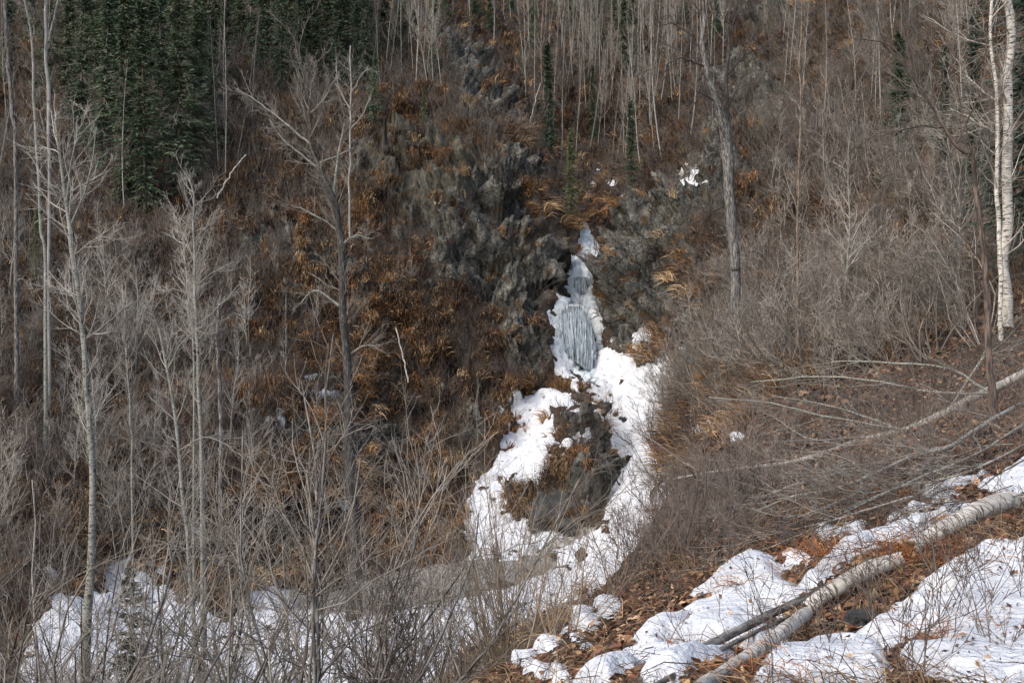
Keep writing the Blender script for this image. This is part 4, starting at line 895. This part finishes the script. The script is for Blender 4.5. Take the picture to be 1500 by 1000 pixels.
# logs on the near snow
def log(label, path, bark, end='wood', K=18, lift=.08, cat='log', rough=.012):
    q = []; ds = []
    for x, y, w in path:
        p, d = hit(x, min(y+w*.45, 1400), 4.2); ds.append(d-w*d/F*.5)
    k = np.polyfit(range(len(ds)), ds, 1); ds = np.polyval(k, range(len(ds)))-lift
    P, R = px_tube(path, list(ds), n=60, wob=.16); P, R = P[0], R[0]
    base = P[0].copy(); T = nrm(np.gradient(P, axis=0)); U = nrm(np.cross(T, [0, 0, 1.])); W = np.cross(T, U)
    a = np.arange(K)*2*np.pi/K; nz = perlin(np.stack(np.broadcast_arrays(np.cos(a)[None]*1.2, np.sin(a)[None]*1.2, np.arange(60)[:, None]*.22), -1))
    rr = R[:, None]*(1+rough*4*nz*.6)
    v = P[:, None]+(np.cos(a)[None, :, None]*U[:, None]+np.sin(a)[None, :, None]*W[:, None])*rr[..., None]
    jag = rng.uniform(-.6, .6, K)
    v[0] -= T[0]*(jag*R[0])[:, None]*.8; v[-1] += T[-1]*(rng.uniform(-.6, .6, K)*R[-1])[:, None]*.8
    L = np.concatenate([[0], np.cumsum(np.linalg.norm(np.diff(P, axis=0), axis=1))])
    bk = np.stack(np.broadcast_arrays(np.cos(a)[None]*R[:, None], np.sin(a)[None]*R[:, None], L[:, None]), -1)
    i = np.arange(60*K).reshape(60, K); j = np.roll(i, -1, 1)
    f = np.stack([i[:-1], j[:-1], j[1:], i[1:]], -1).reshape(-1, 4)
    o = thing('birch_log' if 'log' in bark else 'split_log', label, cat, base)
    mb = MB(); mb.add(v.reshape(-1, 3)-base, [f], bark=bk.reshape(-1, 3)); obj('bark', mb.mesh('bark'), M[bark], o)
    if 'log' in bark:
        for q_ in rng.integers(6, 54, 3):
            dr_ = nrm(U[q_]*rng.uniform(-1, 1)+W[q_]*rng.uniform(-.2, 1)+T[q_]*.5); ln_ = R[q_]*rng.uniform(1.4, 2.4)
            sb = MB(); sb.tubes((P[q_]-base+dr_*np.linspace(.6, 1, 4)[:, None]*ln_)[None], np.array([[.26, .2, .17, .13]])*R[q_], 7); obj('branch_stub', sb.mesh('branch_stub'), M['bark_dark'], o)
    for e, s in ((0, -1), (59, 1)):
        m = MB(); rings = [v[e]-T[e]*s*.004, P[e]+(v[e]-P[e])*.55-T[e]*s*R[e]*rng.uniform(-.1, .5, (K, 1)), P[e]+(v[e]-P[e])*.05-T[e]*s*R[e]*.4]
        x = np.concatenate(rings); ii = np.arange(3*K).reshape(3, K); jj = np.roll(ii, -1, 1)
        m.add(x-base, [np.stack([ii[:-1], jj[:-1], jj[1:], ii[1:]], -1).reshape(-1, 4)], bark=(x-base)[:, [1, 2, 0]]); obj('broken_end', m.mesh('broken_end', False), M[end], o)
    return o
log('upper length of the birch log, reaching the dark hollow near the right edge', [(1482,735,38),(1460,738,37),(1433,749,36),(1400,765,34),(1361,788,32),(1334,803,30)], 'bark_log')
log('middle length of the birch log, round broken end beside orange grass', [(1318,820,28),(1283,829,29),(1250,845,29),(1213,868,28),(1178,893,26)], 'bark_log')
log('lowest length of the birch log, half buried by twigs at the bottom edge', [(1182,897,23),(1150,921,25),(1100,958,26),(1050,990,27),(1020,1010,27)], 'bark_log', lift=.25)
log('grey weathered split log lying along the snow beside the birch log', [(1217,858,11),(1133,897,15),(1067,930,16),(1000,963,17),(930,1003,18)], 'bark_grey', lift=.32, rough=.07)
log('thin grey pole under the weathered split log', [(1150,905,8),(1067,945,9),(1000,982,10),(960,1003,10)], 'bark_grey', lift=.3, rough=.05)

# foreground thickets: alders bottom left, willow fan bottom centre
def clump(name, label, px, d, stems, h, spread, lean, r0, ms, mt, cat='shrub', n2_=11, n3_=7, wob=.17, up=.05, rmin=.0032, group=None, yz=None):
    p = P3(px, 1000, d); p[2] = ground(p[0], p[1]) if yz is None else P3(px, yz, d)[2]
    o = make_shrub(name, label, cat, group, ms, mt, stems, h, spread, lean, r0, wob, n2_, n3_, rmin, up, 5); o.location = Vector([float(x) for x in p])

    return o
for lab, px, d, st_, h, sp_, ln_, r0, a, b in [
    ('crooked grey alder at the left edge with limbs arching to the right', -40, 11, 7, 5.2, .35, (.75, .1), .035, 'bark_grey', 'twig_grey'),
    ('dark crooked alder with long limbs crossing the bottom left snow', 60, 10, 6, 4.6, .35, (.7, .1), .032, 'twig_dark', 'twig_grey'),
    ('dense grey alder thicket in front of the tall left aspen', 150, 13, 8, 5.0, .4, (.3, .1), .03, 'twig_grey', 'twig_grey'),
    ('thin stemmed alder left of the forked aspen at the bottom', 225, 12, 7, 4.4, .4, (.4, 0), .025, 'twig_brown', 'twig_grey'),
    ('grey alder bending right over the snow below the bluff', 360, 11, 6, 4.6, .35, (.65, .1), .03, 'twig_grey', 'twig_grey'),
    ('tall arching alder in front of the grey stream', 440, 10.5, 6, 5.0, .35, (.45, .1), .03, 'bark_grey', 'twig_grey'),
    ('pale alder with raised branches left of the willow fan', 520, 12, 7, 4.6, .4, (.2, .1), .026, 'twig_grey', 'twig_grey'),
    ('fine twigged alder on the near shore below the stream', 590, 12, 8, 3.6, .45, (0, .1), .02, 'twig_brown', 'twig_brown'),
    ('slender upright alder behind the bent ones at the bottom left', 20, 17, 8, 6.5, .3, (.15, 0), .03, 'twig_dark', 'twig_grey'),
    ('low alder between the two left aspen trunks', 205, 17, 9, 5.0, .45, (.1, 0), .024, 'twig_grey', 'twig_grey'),
    ('brown alder on the snow shelf in the lower left', 330, 17, 8, 4.4, .45, (.1, 0), .022, 'twig_brown', 'twig_brown'),
    ('grey brown alder in front of the stream left bank', 480, 18, 8, 4.6, .4, (.1, 0), .022, 'twig_grey', 'twig_brown'),
    ('open alder at the stream bend left of the willow fan', 620, 17, 8, 4.4, .4, (.1, 0), .022, 'twig_grey', 'twig_grey'),
    ('crooked tall alder left of the forked aspen foot', 185, 14, 8, 6.6, .4, (.25, 0), .03, 'twig_brown', 'twig_pale'),
    ('alder with dark twisted stems right of the forked aspen foot', 320, 13.5, 8, 5.8, .42, (.2, 0), .028, 'twig_dark', 'twig_grey'),
    ('tall grey alder in front of the dark snag', 500, 15, 8, 6.2, .42, (.15, 0), .028, 'twig_grey', 'twig_grey'),
    ('brown twiggy alder at the left of the stream bend', 570, 16, 9, 5.2, .45, (0, 0), .024, 'twig_brown', 'twig_brown'),
    ('grey alder between the left edge and the tall left aspen', 75, 15, 9, 7.2, .36, (.15, 0), .03, 'twig_grey', 'twig_grey'),
    ('fine alder thicket over the left end of the snow', 110, 18, 10, 6.6, .42, (.1, 0), .026, 'twig_grey', 'twig_brown'),
    ('leafless alder reaching up the left edge', -60, 15, 8, 6.5, .35, (.3, 0), .03, 'twig_dark', 'twig_grey')]:
    clump('alder_shrub', lab, px, d, st_, h, sp_, ln_, r0, a, b)
def upright(name, label, px, py, stems, h, spread, r0, mt, lean=(0, 0), n2_=5, n3_=3, d=None):
    if d is None: p, d = hit(px, py, 5)
    else: p = P3(px, py, d); p[2] = ground(p[0], p[1])
    o = make_shrub(name, label, 'shrub', None, mt, mt, stems, h, spread, lean, r0, .06, n2_, n3_, .0028, .06, 4); o.location = Vector([float(x) for x in p])
    return o
upright('willow_shrub', 'fan of thin upright tan willow stems at bottom centre', 748, 968, 40, 2.9, .26, .011, 'twig_tan', (-.10, 0), 5, 3, 12.)
upright('willow_shrub', 'small willow sprout left of the tan willow fan', 690, 985, 18, 2.4, .32, .009, 'twig_tan', (-.1, 0), 5, 3, 12.5)
upright('willow_shrub', 'brown willow on the bank edge between the fan and the split log', 815, 935, 18, 1.3, .45, .008, 'twig_tan')
for i, (x, y, h, lab) in enumerate([(1115,960,.8,'tangle of thin dead twigs over the lowest birch log'),(1195,930,.7,'bundle of dead twigs against the middle birch log'),(1300,905,.9,'upright weed stalks in the dark gap below the middle log'),
    (1385,930,1.,'weed stalks poking through snow right of the bare hollow'),(1455,900,1.,'brown weed stalks near the right edge of the snow'),(1250,985,.7,'dry weed clump at the bottom edge in grey snow'),(1480,980,.9,'thin weed stalks in the bottom right corner'),(1425,860,.8,'sparse stalks at the upper rim of the right snow'),(1340,985,.8,'weed stalks at the bottom between two snow banks')]):
    upright('dead_weed', lab, x, y, 9, h, .55, .0045, 'twig_brown', (rng.uniform(-.3, .3), 0), 3, 2)['category'] = 'weed'
# rust coloured heaps of needles and fern by the logs
for x, y, n, s, lab in [(1352,818,330,.28,'orange brown heap of dead grass beside the middle birch log'),(1120,865,260,.25,'rust brown grass tuft in the snow above the split log'),(1225,820,300,.28,'brown grass tuft between snow streaks above the birch log'),(1310,735,420,.34,'golden dead fern clump under the fallen branches'),(1440,950,200,.22,'brown tuft showing through the right snow bank'),(1150,1000,120,.2,'orange tuft at the bottom beside the lowest birch log'),(1450,830,240,.25,'dark brown tuft at the edge of the right snow')]:
    p, d = hit(x, y, 4.2); o = thing('grass_tuft', lab, 'grass tuft', p)
    st = rng.normal(size=(n, 3))*np.array([s*.6, s*.6, .015]); dr = np.concatenate([st[:, :2]*1.4+rng.normal(size=(n, 2))*.45, np.full((n, 1), .42)], 1)
    mb = MB(); blades(mb, st, dr, rng.uniform(.15, .4, n), rng.uniform(.003, .006, n), np.array([-.25, -.1, -.6]), np.array([lin(*c)[:3] for c in [(150, 92, 50), (120, 70, 42), (172, 120, 74), (98, 58, 40)]])[rng.integers(0, 4, n)]*rng.uniform(.7, 1.3, (n, 1)))
    obj('blades', mb.mesh('blades', False), M['grass'], o)

# boulders
def rock_mat():
    m, nt, b = nodes('boulder_rock'); g = nt.nodes.new('ShaderNodeNewGeometry'); co = g.outputs['Position']
    n = noise(nt, co, 1.6, 8, .7); c = ramp(nt, n, [(.25, (.015, .016, .017, 1)), (.5, (.05, .05, .048, 1)), (.75, (.15, .14, .12, 1))]).outputs[0]
    n2_ = noise(nt, co, 1.1, 5, .6); k = ramp(nt, n2_, [(.54, (0, 0, 0, 1)), (.64, (1, 1, 1, 1))]).outputs[0]
    nt.links.new(mixc(nt, k, c, (.10, .06, .025, 1)), b.inputs['Base Color']); bump(nt, b, n, .8, .15); return m
M['rock'] = rock_mat()
def boulder(label, px, py, size, sq=(1, .8, .8), sink=.3):
    p, d = hit(px, py, 4.5); bm_ = bpy.data.meshes.new('boulder')
    import bmesh
    bm = bmesh.new(); bmesh.ops.create_icosphere(bm, subdivisions=5, radius=1); co = np.array([v.co[:] for v in bm.verts])
    fs = np.array([[v.index for v in f.verts] for f in bm.faces]); bm.free()
    ph = rng.uniform(0, 50); cv, cf, cq = cells(co*1.5, ph); c2_, _, cq2 = cells(co*3.5, ph)
    r = 1+.30*(cv-.5)+.35*cq+.1*(c2_-.5)+.12*cq2+.12*perlin(co*2.2, ph)
    v = co*r[:, None]*np.array(sq)*size
    o = obj('boulder', make_mesh('boulder', v, [fs]), M['rock'], None, Vector([float(p[0]), float(p[1]), float(p[2]+size*sq[2]*(1-2*sink)*.5)]))
    tag(o, label, 'boulder'); return o
boulder('big dark boulder above the pool with snow on its shoulders', 822, 758, 1.1, (1.25, .7, 1.0), .4)
boulder('small dark wet stone sticking out of the snow chute', 911, 617, .28)
boulder('small brown stone in the snow beside the stream', 853, 818, .3, (.8, .8, 1.1))
boulder('dark stone at the foot of the falls', 893, 668, .5, (1, .7, .6))
for i, (x, y, s_, lab) in enumerate([(770,838,.22,'flat wet stone in the slushy stream nearest the snow lobe'),(735,858,.3,'dark stone in the middle of the slushy stream'),(690,850,.18,'small stone at the far edge of the slushy stream'),(655,872,.25,'rounded stone where the slushy stream bends left'),(812,815,.2,'wet stone at the narrow upper end of the slushy stream'),(842,783,.3,'brown stone between the dark knob and the slushy stream')]):
    boulder(lab, x, y, s_, (1.3, .9, .6), .4)
boulder('grey stone in the foreground between the logs and the weeds', 1258, 915, .1, (1.2, .9, .8))
EXPO = 0.85
# ---------------------------------------------------------------- light, sky, camera
w = bpy.data.worlds.new('World'); scene.world = w; w.use_nodes = True; nt = w.node_tree
sk = nt.nodes.new('ShaderNodeTexSky'); sk.sky_type = 'NISHITA'; sk.sun_disc = False
SUN_EL, SUN_AZ = math.radians(44), math.radians(228)      # azimuth clockwise from +Y: behind the camera, a little left
sk.sun_elevation = SUN_EL; sk.sun_rotation = SUN_AZ; sk.dust_density = 3.0; sk.ozone_density = .6
bg = nt.nodes['Background']; nt.links.new(sk.outputs[0], bg.inputs[0]); bg.inputs[1].default_value = .148
L = bpy.data.lights.new('sun', 'SUN'); L.energy = .9; L.angle = math.radians(40); L.color = (1, .99, .975)
lo = bpy.data.objects.new('sun', L); COL.objects.link(lo)
sd = Vector((math.sin(SUN_AZ)*math.cos(SUN_EL), math.cos(SUN_AZ)*math.cos(SUN_EL), math.sin(SUN_EL)))
lo.rotation_euler = (-sd).to_track_quat('-Z', 'Y').to_euler(); lo.location = (0, -5, 30)
cam = bpy.data.cameras.new('camera'); co = bpy.data.objects.new('camera', cam); COL.objects.link(co); scene.camera = co
cam.sensor_width = 36; cam.lens = 36*F/1500; cam.clip_end = 2000; cam.clip_start = .1
co.location = (0, 0, CAMZ); co.rotation_euler = (math.pi/2, 0, 0)
scene.view_settings.view_transform = 'Standard'; scene.view_settings.look = 'None'; scene.view_settings.exposure = EXPO; scene.view_settings.gamma = 1
try: scene.cycles.max_bounces = 6; scene.cycles.diffuse_bounces = 3; scene.cycles.glossy_bounces = 2
except Exception: pass
